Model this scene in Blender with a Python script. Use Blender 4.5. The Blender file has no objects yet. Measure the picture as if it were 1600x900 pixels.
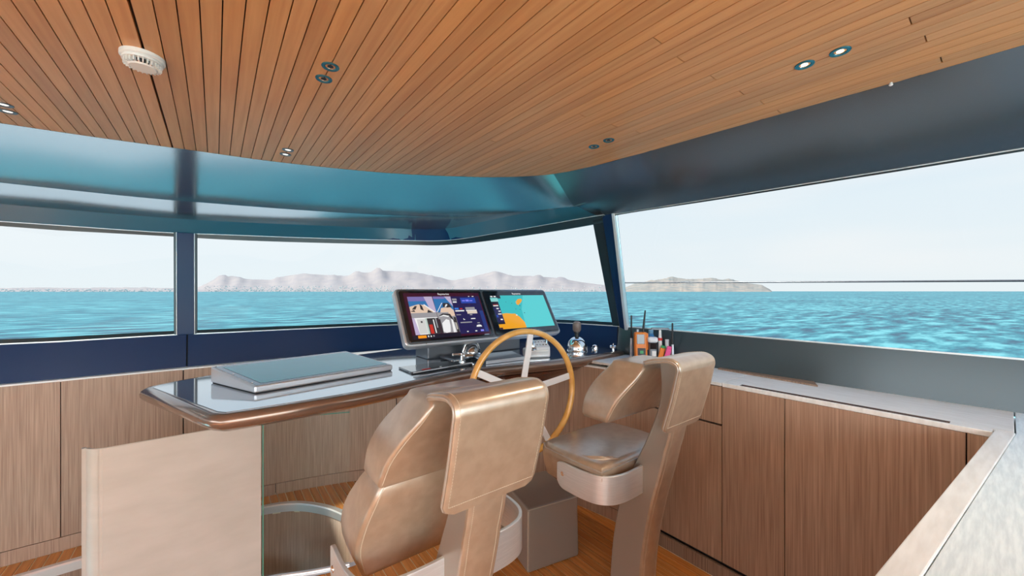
import bpy, bmesh, math, random
from mathutils import Vector, Matrix, Euler
random.seed(7)
R = math.radians
sc = bpy.context.scene
COL = sc.collection

# ------------------------------------------------------------------ camera, sky, sun, exposure
cam_d = bpy.data.cameras.new('camera')
cam_d.sensor_width = 36.0
cam_d.lens = 36.0 * 600.0 / 1600.0
cam_d.shift_y = 5.0 / 1600.0
cam_d.clip_start = 0.02
cam_d.clip_end = 60000
cam = bpy.data.objects.new('camera', cam_d)
COL.objects.link(cam)
cam.location = (0, 0, 1.55)
cam.rotation_euler = (R(90), 0, R(-37.7))
sc.camera = cam

world = bpy.data.worlds.new('sky')
sc.world = world
world.use_nodes = True
wn, wl = world.node_tree.nodes, world.node_tree.links
wn.clear()
w_out = wn.new('ShaderNodeOutputWorld')
w_bg = wn.new('ShaderNodeBackground')
w_tc = wn.new('ShaderNodeTexCoord')
w_sep = wn.new('ShaderNodeSeparateXYZ')
w_ramp = wn.new('ShaderNodeValToRGB')
w_noise = wn.new('ShaderNodeTexNoise'); w_noise.inputs['Scale'].default_value = 2.2
w_map = wn.new('ShaderNodeMapping'); w_map.inputs['Scale'].default_value = (1, 1, 5)
w_mix = wn.new('ShaderNodeMixRGB'); w_mix.blend_type = 'MIX'
w_nr = wn.new('ShaderNodeValToRGB')
w_nr.color_ramp.elements[0].position = 0.45; w_nr.color_ramp.elements[0].color = (0, 0, 0, 1)
w_nr.color_ramp.elements[1].position = 0.75; w_nr.color_ramp.elements[1].color = (0.5, 0.5, 0.5, 1)
w_mix.inputs['Color2'].default_value = (1.0, 0.99, 0.98, 1)
e = w_ramp.color_ramp.elements
e[0].position = 0.0; e[0].color = (0.90, 0.95, 0.97, 1)
e[1].position = 1.0; e[1].color = (0.30, 0.52, 0.90, 1)
m_ = e.new(0.18); m_.color = (0.84, 0.93, 0.985, 1)
m_ = e.new(0.45); m_.color = (0.58, 0.76, 0.95, 1)
wl.new(w_tc.outputs['Generated'], w_sep.inputs[0]); wl.new(w_sep.outputs['Z'], w_ramp.inputs[0])
wl.new(w_tc.outputs['Generated'], w_map.inputs[0]); wl.new(w_map.outputs[0], w_noise.inputs[0])
wl.new(w_noise.outputs[0], w_nr.inputs[0]); wl.new(w_nr.outputs[0], w_mix.inputs['Fac'])
wl.new(w_ramp.outputs[0], w_mix.inputs['Color1'])
wl.new(w_mix.outputs[0], w_bg.inputs['Color']); wl.new(w_bg.outputs[0], w_out.inputs['Surface'])
SKY = 6.6
w_bg.inputs['Strength'].default_value = SKY

sun_d = bpy.data.lights.new('sun', 'SUN')
sun_d.energy = 31.0; sun_d.angle = R(3); sun_d.color = (1.0, 0.93, 0.82)
sun = bpy.data.objects.new('sun', sun_d); COL.objects.link(sun)
sun.rotation_euler = Vector((0.80, -0.42, -0.90)).to_track_quat('-Z', 'Y').to_euler()   # high, from the port bow

vs = sc.view_settings
vs.view_transform = 'Standard'; vs.look = 'None'; vs.gamma = 1; vs.use_curve_mapping = False
vs.exposure = 0.0
GLASS_TINT = 0.148

# ------------------------------------------------------------------ materials
def mat(name, color=(.5, .5, .5), rough=.5, metal=0.0, coat=0.0, spec=.5, coat_rough=.1):
    m = bpy.data.materials.new(name); m.use_nodes = True
    b = m.node_tree.nodes['Principled BSDF']
    b.inputs['Base Color'].default_value = (*color, 1)
    b.inputs['Roughness'].default_value = rough
    b.inputs['Metallic'].default_value = metal
    b.inputs['Coat Weight'].default_value = coat
    b.inputs['Coat Roughness'].default_value = coat_rough
    b.inputs['Specular IOR Level'].default_value = spec
    return m

def noisy(m, c1, c2, scale=(5, 5, 5), nscale=4, detail=6, rnd=0.0, bump=0.0, lo=.35, hi=.65, rndcol=None):
    """colour grain from stretched noise; rnd tints each object its own way"""
    nt = m.node_tree; n, l = nt.nodes, nt.links
    b = n['Principled BSDF']
    tc = n.new('ShaderNodeTexCoord'); mp = n.new('ShaderNodeMapping'); mp.inputs['Scale'].default_value = scale
    no = n.new('ShaderNodeTexNoise'); no.inputs['Scale'].default_value = nscale; no.inputs['Detail'].default_value = detail
    rp = n.new('ShaderNodeValToRGB')
    rp.color_ramp.elements[0].position = lo; rp.color_ramp.elements[0].color = (*c1, 1)
    rp.color_ramp.elements[1].position = hi; rp.color_ramp.elements[1].color = (*c2, 1)
    l.new(tc.outputs['Object'], mp.inputs[0])
    l.new(no.outputs[0], rp.inputs[0])
    src = mp.outputs[0]
    if rnd:
        oi = n.new('ShaderNodeObjectInfo')
        ad = n.new('ShaderNodeVectorMath'); ad.operation = 'ADD'
        ml = n.new('ShaderNodeMath'); ml.operation = 'MULTIPLY'; ml.inputs[1].default_value = 37.0
        l.new(oi.outputs['Random'], ml.inputs[0]); l.new(src, ad.inputs[0]); l.new(ml.outputs[0], ad.inputs[1])
        src = ad.outputs[0]
        rr = n.new('ShaderNodeValToRGB')
        rc = rndcol or [(0.78, .74, .68), (1.08, 1.04, 1.0), (.92, .96, 1.0), (1.15, 1.05, .85)]
        els = rr.color_ramp.elements
        els[0].color = (*rc[0], 1); els[1].color = (*rc[-1], 1)
        for k in range(1, len(rc) - 1):
            q = els.new(k / (len(rc) - 1)); q.color = (*rc[k], 1)
        l.new(oi.outputs['Random'], rr.inputs[0])
        mx = n.new('ShaderNodeMixRGB'); mx.blend_type = 'MULTIPLY'; mx.inputs['Fac'].default_value = rnd
        l.new(rp.outputs[0], mx.inputs['Color1']); l.new(rr.outputs[0], mx.inputs['Color2'])
        l.new(mx.outputs[0], b.inputs['Base Color'])
    else:
        l.new(rp.outputs[0], b.inputs['Base Color'])
    l.new(src, no.inputs[0])
    if bump:
        bp = n.new('ShaderNodeBump'); bp.inputs['Strength'].default_value = bump; bp.inputs['Distance'].default_value = .002
        l.new(no.outputs[0], bp.inputs['Height']); l.new(bp.outputs[0], b.inputs['Normal'])
    return m

def emis(name, color, s=1.0):
    m = bpy.data.materials.new(name); m.use_nodes = True
    b = m.node_tree.nodes['Principled BSDF']
    b.inputs['Base Color'].default_value = (0.01, 0.01, 0.01, 1)
    b.inputs['Roughness'].default_value = .12
    b.inputs['Emission Color'].default_value = (*color, 1)
    b.inputs['Emission Strength'].default_value = s
    return m

def glass(name, tint, refl=1.0):
    m = bpy.data.materials.new(name); m.use_nodes = True
    n, l = m.node_tree.nodes, m.node_tree.links
    n.clear()
    o = n.new('ShaderNodeOutputMaterial'); tr = n.new('ShaderNodeBsdfTransparent'); tr.inputs[0].default_value = (*tint, 1)
    gl = n.new('ShaderNodeBsdfGlossy'); gl.inputs['Roughness'].default_value = 0.0; gl.inputs[0].default_value = (refl, refl, refl, 1)
    fr = n.new('ShaderNodeFresnel'); fr.inputs[0].default_value = 1.45
    mx = n.new('ShaderNodeMixShader')
    l.new(fr.outputs[0], mx.inputs[0]); l.new(tr.outputs[0], mx.inputs[1]); l.new(gl.outputs[0], mx.inputs[2])
    l.new(mx.outputs[0], o.inputs[0])
    return m

M = {}
M['ceil'] = noisy(mat('ceiling_teak', rough=.38, spec=.6), (.58, .275, .10), (.70, .375, .155), (30, 1.2, 10), 2.0, 8, rnd=.7, bump=.06, lo=.3, hi=.7)
M['ceil_gap'] = mat('ceiling_joint', (.03, .012, .006), .8)
M['floor'] = noisy(mat('floor_teak', rough=.38, spec=.5), (.54, .19, .035), (.74, .31, .08), (40, 1.5, 10), 2.0, 8, rnd=.6, bump=.1)
M['caulk'] = mat('pale_caulk', (.9, .78, .55), .6)
M['veneer'] = noisy(mat('wood_veneer', rough=.42, spec=.45), (.29, .175, .12), (.49, .33, .235), (60, 60, 1.1), 3.0, 9, rnd=.25, bump=.1, lo=.3, hi=.72)
M['veneer_d'] = noisy(mat('wood_veneer_trim', rough=.45), (.2, .125, .085), (.36, .25, .18), (60, 60, 1.1), 3.0, 9)
M['void'] = mat('shadow_gap_black', (.006, .007, .01), .7)
M['navy'] = mat('navy_gloss_paint', (.004, .028, .095), .33, coat=.08, spec=.2, coat_rough=.14)
M['headerp'] = mat('blue_header_paint', (.025, .14, .21), .3, spec=.4, coat=.2)
M['gel'] = mat('white_gelcoat', (.80, .82, .82), .25, coat=.4)
M['soffit_dimmed'] = mat('dimmed_metallic_paint', (.17, .20, .22), .24, metal=.85, coat=.2, coat_rough=.15)  # same soffit paint, darkened to stand in for the dark reflection there
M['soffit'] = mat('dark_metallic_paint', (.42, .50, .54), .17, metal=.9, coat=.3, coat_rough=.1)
M['band'] = mat('dark_band_paint', (.048, .072, .084), .3, metal=.3, coat=.5, coat_rough=.2)
M['frame'] = mat('black_window_frame', (.012, .03, .04), .3)
M['bead'] = mat('bright_bead', (.75, .8, .82), .3, metal=.3)
M['glass'] = glass('tinted_glass', (GLASS_TINT * .97, GLASS_TINT, GLASS_TINT * 1.01), .12)
M['clear'] = glass('clear_glass', (.90, .96, .94))
M['glass_edge'] = mat('green_glass_edge', (.10, .28, .20), .15)
M['leather'] = noisy(mat('tan_leather', rough=.36, metal=.36, spec=.6, coat=.5, coat_rough=.22), (.45, .325, .225), (.51, .375, .265), (1, 1, 1), 25, 5, bump=.06)
_b = M['leather'].node_tree.nodes['Principled BSDF']; _b.inputs['Coat IOR'].default_value = 2.1; _b.inputs['Coat Weight'].default_value = .6
M['leather_l'] = noisy(mat('light_grey_leather', metal=.3, rough=.35, spec=.6, coat=.2, coat_rough=.3), (.44, .38, .32), (.50, .43, .37), (1, 1, 1), 60, 5, bump=.12)
M['stitch'] = mat('cream_thread', (.56, .46, .34), .7)
M['spine'] = mat('taupe_satin_paint', (.36, .31, .26), .32, metal=.4)
M['alu'] = noisy(mat('satin_aluminium', rough=.38, metal=.6), (.72, .72, .71), (.80, .80, .79), (2, 2, 60), 6, 3)
M['chrome'] = mat('chrome', (.82, .82, .82), .07, metal=1)
M['dchrome'] = mat('dark_chrome', (.30, .28, .27), .12, metal=1)
M['steel'] = mat('brushed_steel', (.82, .82, .82), .28, metal=.6)
M['beige'] = noisy(mat('beige_panel_satin', rough=.5, spec=.4), (.50, .43, .36), (.56, .48, .41), (1, 1, 3), 4, 4)
M['top'] = mat('black_glass_top', (.58, .63, .68), .07, metal=.9)
M['bull'] = mat('bronze_edge', (.27, .18, .135), .2, metal=.6, coat=.6)
M['mahog'] = noisy(mat('dark_mahogany', rough=.25, coat=.6), (.07, .022, .014), (.14, .05, .03), (2, 30, 30), 3, 6)
M['rim'] = noisy(mat('varnished_ash', rough=.2, coat=.7), (.78, .40, .09), (.90, .53, .17), (3, 3, 3), 5, 6)
M['white'] = mat('white_paint', (.82, .84, .86), .35)
M['wplastic'] = mat('white_plastic', (.85, .83, .80), .45)
M['black'] = mat('black_plastic', (.012, .012, .014), .4)
M['gloss_black'] = mat('gloss_black', (.008, .008, .012), .06, coat=1.0)
M['gunmetal'] = mat('gunmetal_housing', (.20, .21, .23), .3, metal=.7)
M['silver'] = mat('silver_housing', (.62, .63, .66), .28, metal=.55)
M['plate'] = mat('dark_grey_plate', (.10, .12, .15), .25, metal=.4, coat=.4)
M['counter'] = noisy(mat('grey_oak_counter', rough=.42, spec=.5), (.68, .68, .67), (.80, .81, .81), (60, 5, 10), 2.5, 8, bump=.08)
M['counter_x'] = noisy(mat('grey_oak_counter_athwart', rough=.42, spec=.5), (.64, .76, .83), (.80, .92, .98), (6, 60, 10), 2.5, 8, bump=.08)
M['edge'] = noisy(mat('pale_oak_edging', rough=.4), (.72, .73, .72), (.82, .84, .84), (5, 30, 10), 2, 6)
M['orange'] = mat('orange_plastic', (.85, .22, .01), .35)
M['pink'] = mat('pink_plastic', (.85, .08, .30), .35)
M['green'] = mat('green_plastic', (.03, .35, .10), .35)
M['blue'] = mat('blue_plastic', (.05, .25, .55), .35)
M['red'] = mat('red_plastic', (.6, .02, .01), .35)
M['lamp_on'] = emis('lamp_lit', (1.0, .90, .68), 9.0)
M['lamp_off'] = emis('lamp_dim_lens', (1.0, .97, .90), 1.3)
M['ring_blue'] = mat('blue_grey_ring', (.05, .20, .26), .25, metal=.6)

# ------------------------------------------------------------------ mesh helpers
def link(name, me, m=None, parent=None, smooth=None):
    o = bpy.data.objects.new(name, me); COL.objects.link(o)
    if m is not None:
        if isinstance(m, (list, tuple)):
            for k in m: me.materials.append(k)
        elif not me.materials: me.materials.append(m)
    if parent is not None: o.parent = parent
    if smooth is not None:
        for p in me.polygons: p.use_smooth = True
        if smooth < 180:
            try: me.set_sharp_from_angle(angle=R(smooth))
            except Exception: pass
    return o

def mesh(name, vs_, fs, m=None, parent=None, smooth=None):
    me = bpy.data.meshes.new(name); me.from_pydata([tuple(v) for v in vs_], [], fs); me.update()
    bm = bmesh.new(); bm.from_mesh(me); bmesh.ops.recalc_face_normals(bm, faces=bm.faces); bm.to_mesh(me); bm.free()
    return link(name, me, m, parent, smooth)

def bm_obj(name, bm, m=None, parent=None, smooth=None, fix=True):
    if fix: bmesh.ops.recalc_face_normals(bm, faces=bm.faces)
    me = bpy.data.meshes.new(name); bm.to_mesh(me); bm.free()
    return link(name, me, m, parent, smooth)

def bev(o, w=.005, seg=2, ang=35):
    b = o.modifiers.new('bevel', 'BEVEL'); b.width = w; b.segments = seg; b.limit_method = 'ANGLE'; b.angle_limit = R(ang)
    return o

def solid(o, t, off=1.0):
    s = o.modifiers.new('thickness', 'SOLIDIFY'); s.thickness = t; s.offset = off
    return o

def add_box(bm, c, s, rot=None):
    mt = Matrix.Translation(c)
    if rot is not None: mt = mt @ rot.to_4x4()
    r = bmesh.ops.create_cube(bm, size=1.0, matrix=mt @ Matrix.Diagonal((*s, 1)))
    return r['verts']

def box(name, c, s, m, parent=None, bv=0.0, rot=None):
    bm = bmesh.new(); add_box(bm, c, s, rot)
    o = bm_obj(name, bm, m, parent)
    if bv: bev(o, bv, 2)
    return o

def add_prism(bm, poly, z0, z1):
    a = [bm.verts.new((x, y, z0)) for x, y in poly]; b = [bm.verts.new((x, y, z1)) for x, y in poly]
    n = len(poly); bm.faces.new(a[::-1]); bm.faces.new(b)
    for i in range(n): bm.faces.new((a[i], a[(i + 1) % n], b[(i + 1) % n], b[i]))

def prism(name, poly, z0, z1, m, parent=None, bv=0.0):
    bm = bmesh.new(); add_prism(bm, poly, z0, z1)
    o = bm_obj(name, bm, m, parent)
    if bv: bev(o, bv, 2)
    return o

def add_lathe(bm, prof, n=32, mt=Matrix.Identity(4)):
    rings = []
    for r, z in prof:
        if r < 1e-6: rings.append([bm.verts.new(mt @ Vector((0, 0, z)))])
        else: rings.append([bm.verts.new(mt @ Vector((r * math.cos(2 * math.pi * k / n), r * math.sin(2 * math.pi * k / n), z))) for k in range(n)])
    for a, b in zip(rings, rings[1:]):
        for k in range(n):
            k2 = (k + 1) % n
            if len(a) == 1 and len(b) == 1: continue
            if len(a) == 1: bm.faces.new((a[0], b[k], b[k2]))
            elif len(b) == 1: bm.faces.new((a[k], a[k2], b[0]))
            else: bm.faces.new((a[k], a[k2], b[k2], b[k]))

def lathe(name, prof, m, parent=None, n=32, mt=Matrix.Identity(4), smooth=40):
    bm = bmesh.new(); add_lathe(bm, prof, n, mt)
    return bm_obj(name, bm, m, parent, smooth)

def frames(path, closed=False):
    path = [Vector(p) for p in path]; n = len(path); T = []
    for i in range(n):
        if closed: t = path[(i + 1) % n] - path[i - 1]
        else: t = path[min(i + 1, n - 1)] - path[max(i - 1, 0)]
        T.append(t.normalized())
    up = Vector((0, 0, 1)) if abs(T[0].z) < .9 else Vector((0, 1, 0))
    N = [(up - T[0] * up.dot(T[0])).normalized()]
    for i in range(1, n):
        v = N[-1] - T[i] * N[-1].dot(T[i]); N.append(v.normalized())
    return path, T, N

def add_tube(bm, path, r, n=10, closed=False, rn=None):
    """tube; r a number or a list; rn = second radius for an oval section"""
    path, T, N = frames(path, closed); rings = []
    for i, p in enumerate(path):
        a = r[i] if isinstance(r, (list, tuple)) else r
        b = a if rn is None else rn
        B = T[i].cross(N[i])
        rings.append([bm.verts.new(p + N[i] * a * math.cos(2 * math.pi * k / n) + B * b * math.sin(2 * math.pi * k / n)) for k in range(n)])
    pr = list(zip(rings, rings[1:]))
    if closed: pr.append((rings[-1], rings[0]))
    for a, b in pr:
        for k in range(n): bm.faces.new((a[k], a[(k + 1) % n], b[(k + 1) % n], b[k]))
    if not closed: bm.faces.new(rings[0][::-1]); bm.faces.new(rings[-1])

def tube(name, path, r, m, parent=None, n=10, closed=False, rn=None):
    bm = bmesh.new(); add_tube(bm, path, r, n, closed, rn)
    return bm_obj(name, bm, m, parent, 50)

def loft(name, rings, m, parent=None, cap=True, closed=True, smooth=45):
    bm = bmesh.new(); RR = [[bm.verts.new(p) for p in r] for r in rings]; n = len(RR[0])
    for a, b in zip(RR, RR[1:]):
        for k in range(n if closed else n - 1): bm.faces.new((a[k], a[(k + 1) % n], b[(k + 1) % n], b[k]))
    if cap: bm.faces.new(RR[0][::-1]); bm.faces.new(RR[-1])
    return bm_obj(name, bm, m, parent, smooth)

def catmull(P, t):
    """P: list of tuples, t in [0, len-1]"""
    n = len(P); i = max(0, min(n - 2, int(math.floor(t)))); f = t - i
    p0, p1, p2, p3 = P[max(i - 1, 0)], P[i], P[i + 1], P[min(i + 2, n - 1)]
    return tuple(.5 * (2 * b + (c - a) * f + (2 * a - 5 * b + 4 * c - d) * f * f + (-a + 3 * b - 3 * c + d) * f ** 3) for a, b, c, d in zip(p0, p1, p2, p3))

def smooth_path(P, n):
    return [catmull(P, (len(P) - 1) * k / (n - 1)) for k in range(n)]

def empty(name, loc=(0, 0, 0), rot=(0, 0, 0), label=None, cat=None, group=None):
    o = bpy.data.objects.new(name, None); COL.objects.link(o)
    o.location = loc; o.rotation_euler = rot; o.empty_display_size = .05
    return tag(o, label, cat, group)

def tag(o, label=None, cat=None, group=None, kind=None):
    if label: o['label'] = label
    if cat: o['category'] = cat
    if group: o['group'] = group
    if kind: o['kind'] = kind
    return o

def copy_tree(o, parent=None):
    c = o.copy(); COL.objects.link(c)
    if parent is not None: c.parent = parent
    for ch in list(o.children): copy_tree(ch, c)
    return c

def text_mesh(name, body, size, m, parent, loc, rot, extrude=.0004):
    cu = bpy.data.curves.new(name, 'FONT'); cu.body = body; cu.size = size; cu.align_x = 'CENTER'; cu.align_y = 'CENTER'; cu.extrude = extrude
    cu.resolution_u = 3
    t = bpy.data.objects.new(name, cu); COL.objects.link(t)
    dg = bpy.context.evaluated_depsgraph_get(); dg.update()
    me = bpy.data.meshes.new_from_object(t.evaluated_get(dg))
    bpy.data.objects.remove(t)
    me.materials.clear()
    o = link(name, me, m, parent); o.location = loc; o.rotation_euler = rot
    return o

# ------------------------------------------------------------------ hull curves: stations from the centreline (x = -0.75) round the starboard side aft
CX = -0.75
cA = [(-.75, 2.575, 2.25), (-.43, 2.54, 2.25), (-.09, 2.483, 2.25), (.286, 2.42, 2.25), (.79, 2.259, 2.25), (1.187, 2.048, 2.25), (1.42, 1.88, 2.25), (1.60, 1.664, 2.25), (1.69, 1.341, 2.25), (1.74, .84, 2.25), (1.785, .39, 2.25), (1.82, -.03, 2.25), (1.95, -2.6, 2.25)]
cB = [(-.75, 3.268, 2.125), (-.35, 3.265, 2.127), (0, 3.257, 2.138), (.55, 3.205, 2.153), (1.173, 3.057, 2.168), (1.613, 2.782, 2.170), (1.87, 2.40, 2.174), (2.1, 1.98, 2.19), (2.07, 1.56, 2.185), (2.06, 1.1, 2.172), (2.06, .6, 2.168), (2.08, 0, 2.166), (2.2, -2.6, 2.166)]
cC = [(-.75, 3.5, 2.045), (-.3, 3.5, 2.048), (.1, 3.49, 2.06), (.6, 3.46, 2.085), (1.31, 3.4, 2.12), (1.69, 3.2, 2.13), (1.95, 2.5, 2.178), (2.14, 1.98, 2.186), (2.15, 1.59, 2.175), (2.20, 1.1, 2.157), (2.22, .6, 2.15), (2.24, 0, 2.147), (2.4, -2.6, 2.146)]
cD = [(-.75, 3.53, 1.952), (-.3, 3.54, 1.954), (.1, 3.535, 1.97), (.6, 3.52, 1.99), (1.31, 3.415, 2.017), (1.72, 3.19, 2.027), (2.05, 2.65, 2.081), (2.38, 1.99, 2.146), (2.414, 1.867, 2.141), (2.47, 1.1, 2.132), (2.51, .56, 2.127), (2.56, -.04, 2.124), (2.75, -2.6, 2.12)]
cG = [(-.75, 3.535, 1.92), (-.3, 3.545, 1.928), (.1, 3.54, 1.932), (.6, 3.525, 1.95), (1.315, 3.42, 1.976), (1.725, 3.195, 1.982), (2.055, 2.655, 2.02), (2.385, 1.993, 2.083), (2.42, 1.867, 2.128), (2.475, 1.1, 2.119), (2.515, .56, 2.114), (2.565, -.04, 2.111), (2.755, -2.6, 2.107)]
cS = [(-.75, 3.535, 1.24), (-.3, 3.555, 1.243), (.1, 3.555, 1.24), (.6, 3.54, 1.238), (1.4, 3.44, 1.237), (1.95, 3.1, 1.245), (2.4, 2.55, 1.262), (2.575, 1.95, 1.264), (2.58, 1.87, 1.264), (2.59, 1.1, 1.268), (2.595, .56, 1.268), (2.6, -.04, 1.269), (2.65, -2.6, 1.27)]
def draw_in(c, S):      # lean the upper lines inboard (tumblehome)
    return [tuple(e_ + (v_ - e_) * S.get(k, 1) for v_, e_ in zip(p, (0, 0, 1.55))) for k, p in enumerate(c)]
_S = {4: .99, 5: .97, 6: .94, 7: .90, 8: .885, 9: .88, 10: .88, 11: .88, 12: .88}
cD = draw_in(cD, _S); cG = draw_in(cG, _S)
cB = draw_in(cB, {5: .985, 6: .96, 7: .91}); cC = draw_in(cC, {4: .99, 5: .975, 6: .95, 7: .905})
for k in range(8, 13):
    a_, d_ = Vector(cA[k]), Vector(cD[k])
    cB[k] = tuple(a_.lerp(d_, .36) - Vector((0, 0, .004))); cC[k] = tuple(a_.lerp(d_, .70) - Vector((0, 0, .004)))
cE = [(x + .012 * (k > 4), y + .012 * (k < 8), z + (.030 if k < 8 else .008)) for k, (x, y, z) in enumerate(cS)]
cF = [(-.75, 3.49, 1.022), (-.3, 3.5, 1.022), (.1, 3.5, 1.022), (.6, 3.485, 1.022), (1.38, 3.38, 1.025), (1.9, 3.06, 1.03), (2.34, 2.53, 1.035), (2.53, 1.93, 1.04), (2.535, 1.87, 1.04), (2.55, 1.1, 1.04), (2.56, .56, 1.04), (2.57, -.04, 1.04), (2.6, -2.6, 1.04)]
cW = [(-.75, 3.455), (-.3, 3.46), (.1, 3.445), (.4, 3.41), (.88, 3.275), (1.3, 3.06), (1.7, 2.66), (2.0, 2.15), (2.09, 1.86), (2.14, 1.5), (2.15, .94), (2.15, 0), (2.15, -2.6)]

def CV(c, t):
    p = catmull(c, abs(t))
    return (2 * CX - p[0],) + tuple(p[1:]) if t < 0 else p

def strip_mesh(name, A, B, m, parent=None, th=.012, centre=(-.75, .5, 1.4), sgn=1):
    """slab between two polylines: room face, outer face and rims keep normals of their own"""
    A = [Vector(p) for p in A]; B = [Vector(p) for p in B]; n = len(A)
    vs_, fs, sm = [], [], []
    def grid(P, Q, flag):
        base = len(vs_)
        for p, q in zip(P, Q): vs_.extend([p, q])
        for k in range(len(P) - 1):
            i = base + 2 * k; fs.append((i, i + 1, i + 3, i + 2)); sm.append(flag)
    grid(A, B, True)
    if th:
        A2, B2 = [], []
        for k in range(n):
            t = A[min(k + 1, n - 1)] - A[max(k - 1, 0)]; nn = t.cross(B[k] - A[k])
            nn = nn.normalized() if nn.length > 1e-9 else Vector((0, 0, 1))
            if nn.dot((A[k] + B[k]) * .5 - Vector(centre)) * sgn < 0: nn = -nn
            A2.append(A[k] + nn * th); B2.append(B[k] + nn * th)
        grid(A2, B2, True); grid(A, A2, True); grid(B, B2, True)
        i = len(vs_); vs_.extend([A[0], B[0], B2[0], A2[0], A[-1], B[-1], B2[-1], A2[-1]]); fs.extend([(i, i + 1, i + 2, i + 3), (i + 4, i + 5, i + 6, i + 7)]); sm.extend([False, False])
    me = bpy.data.meshes.new(name); me.from_pydata([tuple(v) for v in vs_], [], fs); me.update()
    for p, f in zip(me.polygons, sm): p.use_smooth = f
    return link(name, me, m, parent)

def ribbon(name, c1, c2, t0, t1, m, parent=None, th=.012, off=1.0, n=None):
    n = n or max(6, int(abs(t1 - t0) * 12))
    T = [t0 + (t1 - t0) * k / n for k in range(n + 1)]
    return strip_mesh(name, [CV(c1, t) for t in T], [CV(c2, t) for t in T], m, parent, th)

def lift(c, dz, dx=0): return [(p[0], p[1], p[2] + dz) for p in c]
def flat(c, z): return [(p[0], p[1], z) for p in c]

# ================================================================== STRUCTURE
# --- ceiling: backing slab, teak slats
roof_poly = [CV(cD, t * .5)[:2] for t in range(24, -1, -1)] + [CV(cD, -t * .5)[:2] for t in range(1, 25)]
ceiling = prism('ceiling', roof_poly, 2.262, 2.34, M['ceil_gap']); tag(ceiling, kind='structure')
fine = [CV(cA, k * 12 / 480) for k in range(481)]
def ceil_end(x):
    if x < CX: x = 2 * CX - x
    for a, b in zip(fine, fine[1:]):
        if a[0] <= x <= b[0]: return a[1] + (b[1] - a[1]) * (x - a[0]) / max(1e-9, b[0] - a[0])
    return None
joints = [(1.387, 1.456), (1.218, 1.472), (1.523, 1.412), (1.172, 1.039), (1.32, 1.021), (1.488, .999), (1.659, .977), (1.123, .607), (1.29, .593), (1.455, .577), (1.619, .56), (1.755, .548), (1.418, .156), (1.579, .141), (1.736, .125), (1.02, 1.47), (.98, .6)]
W0 = .0448
cnt = 0
for k in range(-76, 44):
    x0 = .0145 + W0 * k; x1 = x0 + W0
    g0 = .0015; g1 = .0015
    if k == -4: g0 = .0035
    if k == -5: g1 = .0035
    a, b = x0 + g0, x1 - g1
    ya, yb = ceil_end(a), ceil_end(b)
    if ya is None and yb is None: continue
    if yb is None: yb = -2.55; b = min(b, 1.945)
    if ya is None: ya = -2.55; a = max(a, 2 * CX - 1.945)
    if b <= a: continue
    cuts = sorted([jy for jx, jy in joints if x0 <= jx < x1], reverse=True)
    ends = [None] + cuts + [-2.6]
    for q in range(len(ends) - 1):
        hi = (ya - .003, yb - .003) if ends[q] is None else (ends[q] - .0015, ends[q] - .0015)
        lo_ = ends[q + 1] + .0015
        lo = (lo_, lo_)
        if min(hi) <= lo_ - .2 or max(hi) < lo_: continue
        z0, z1 = 2.25, 2.262
        v = [(a, lo[0], z0), (b, lo[1], z0), (b, hi[1], z0), (a, hi[0], z0), (a, lo[0], z1), (b, lo[1], z1), (b, hi[1], z1), (a, hi[0], z1)]
        mesh('slat', v, [(0, 3, 2, 1), (4, 5, 6, 7), (0, 1, 5, 4), (1, 2, 6, 5), (2, 3, 7, 6), (3, 0, 4, 7)], M['ceil'], ceiling)
        cnt += 1

# --- soffit, cove and header round the ceiling
wall_front = empty('wall_front', (0, 0, 0)); tag(wall_front, kind='structure')
for s0, s1 in [(-7, 7)]:
    ribbon('soffit_panel', cA, cB, s0, s1, M['soffit'], wall_front, th=.010, n=140)
    ribbon('cove_strip', lift(cB, .004), cC, s0, s1, M['soffit'], wall_front, th=.006, n=140)
def multi(name, t0, t1, m, parent, n=70, rows=14):
    """smooth soffit of four guide curves from the ceiling edge to the window head"""
    vs_, fs = [], []
    for k in range(n + 1):
        t = t0 + (t1 - t0) * k / n
        G = [CV(cA, t), CV(cB, t), CV(cC, t), CV(cD, t)]
        for j in range(rows + 1): vs_.append(catmull(G, 3 * j / rows))
    w = rows + 1
    for k in range(n):
        for j in range(rows): a = k * w + j; fs.append((a, a + 1, a + w + 1, a + w))
    return mesh(name, vs_, fs, m, parent, 180)
for q in (1, -1): multi('side_soffit', q * 7, q * 12, M['soffit_dimmed'], wall_front)
header = ribbon('header_panel', cC, cD, -7, 7, M['headerp'], wall_front, th=.012, n=160)
ribbon('header_bead', cD, lift(cD, -.004), -12, 12, M['bead'], wall_front, th=.004, n=160)
ribbon('head_frame', lift(cD, -.004), cG, -12, 12, M['frame'], wall_front, th=.02, n=160)
ribbon('outer_fascia', lift(cD, 0), flat(cD, 2.34), -12, 12, M['navy'], wall_front, th=.01, n=100)
# ceiling edge bead
ribbon('ceiling_edge', cA, lift(cA, .01), -12, 12, M['void'], wall_front, th=.003, n=160)

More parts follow.
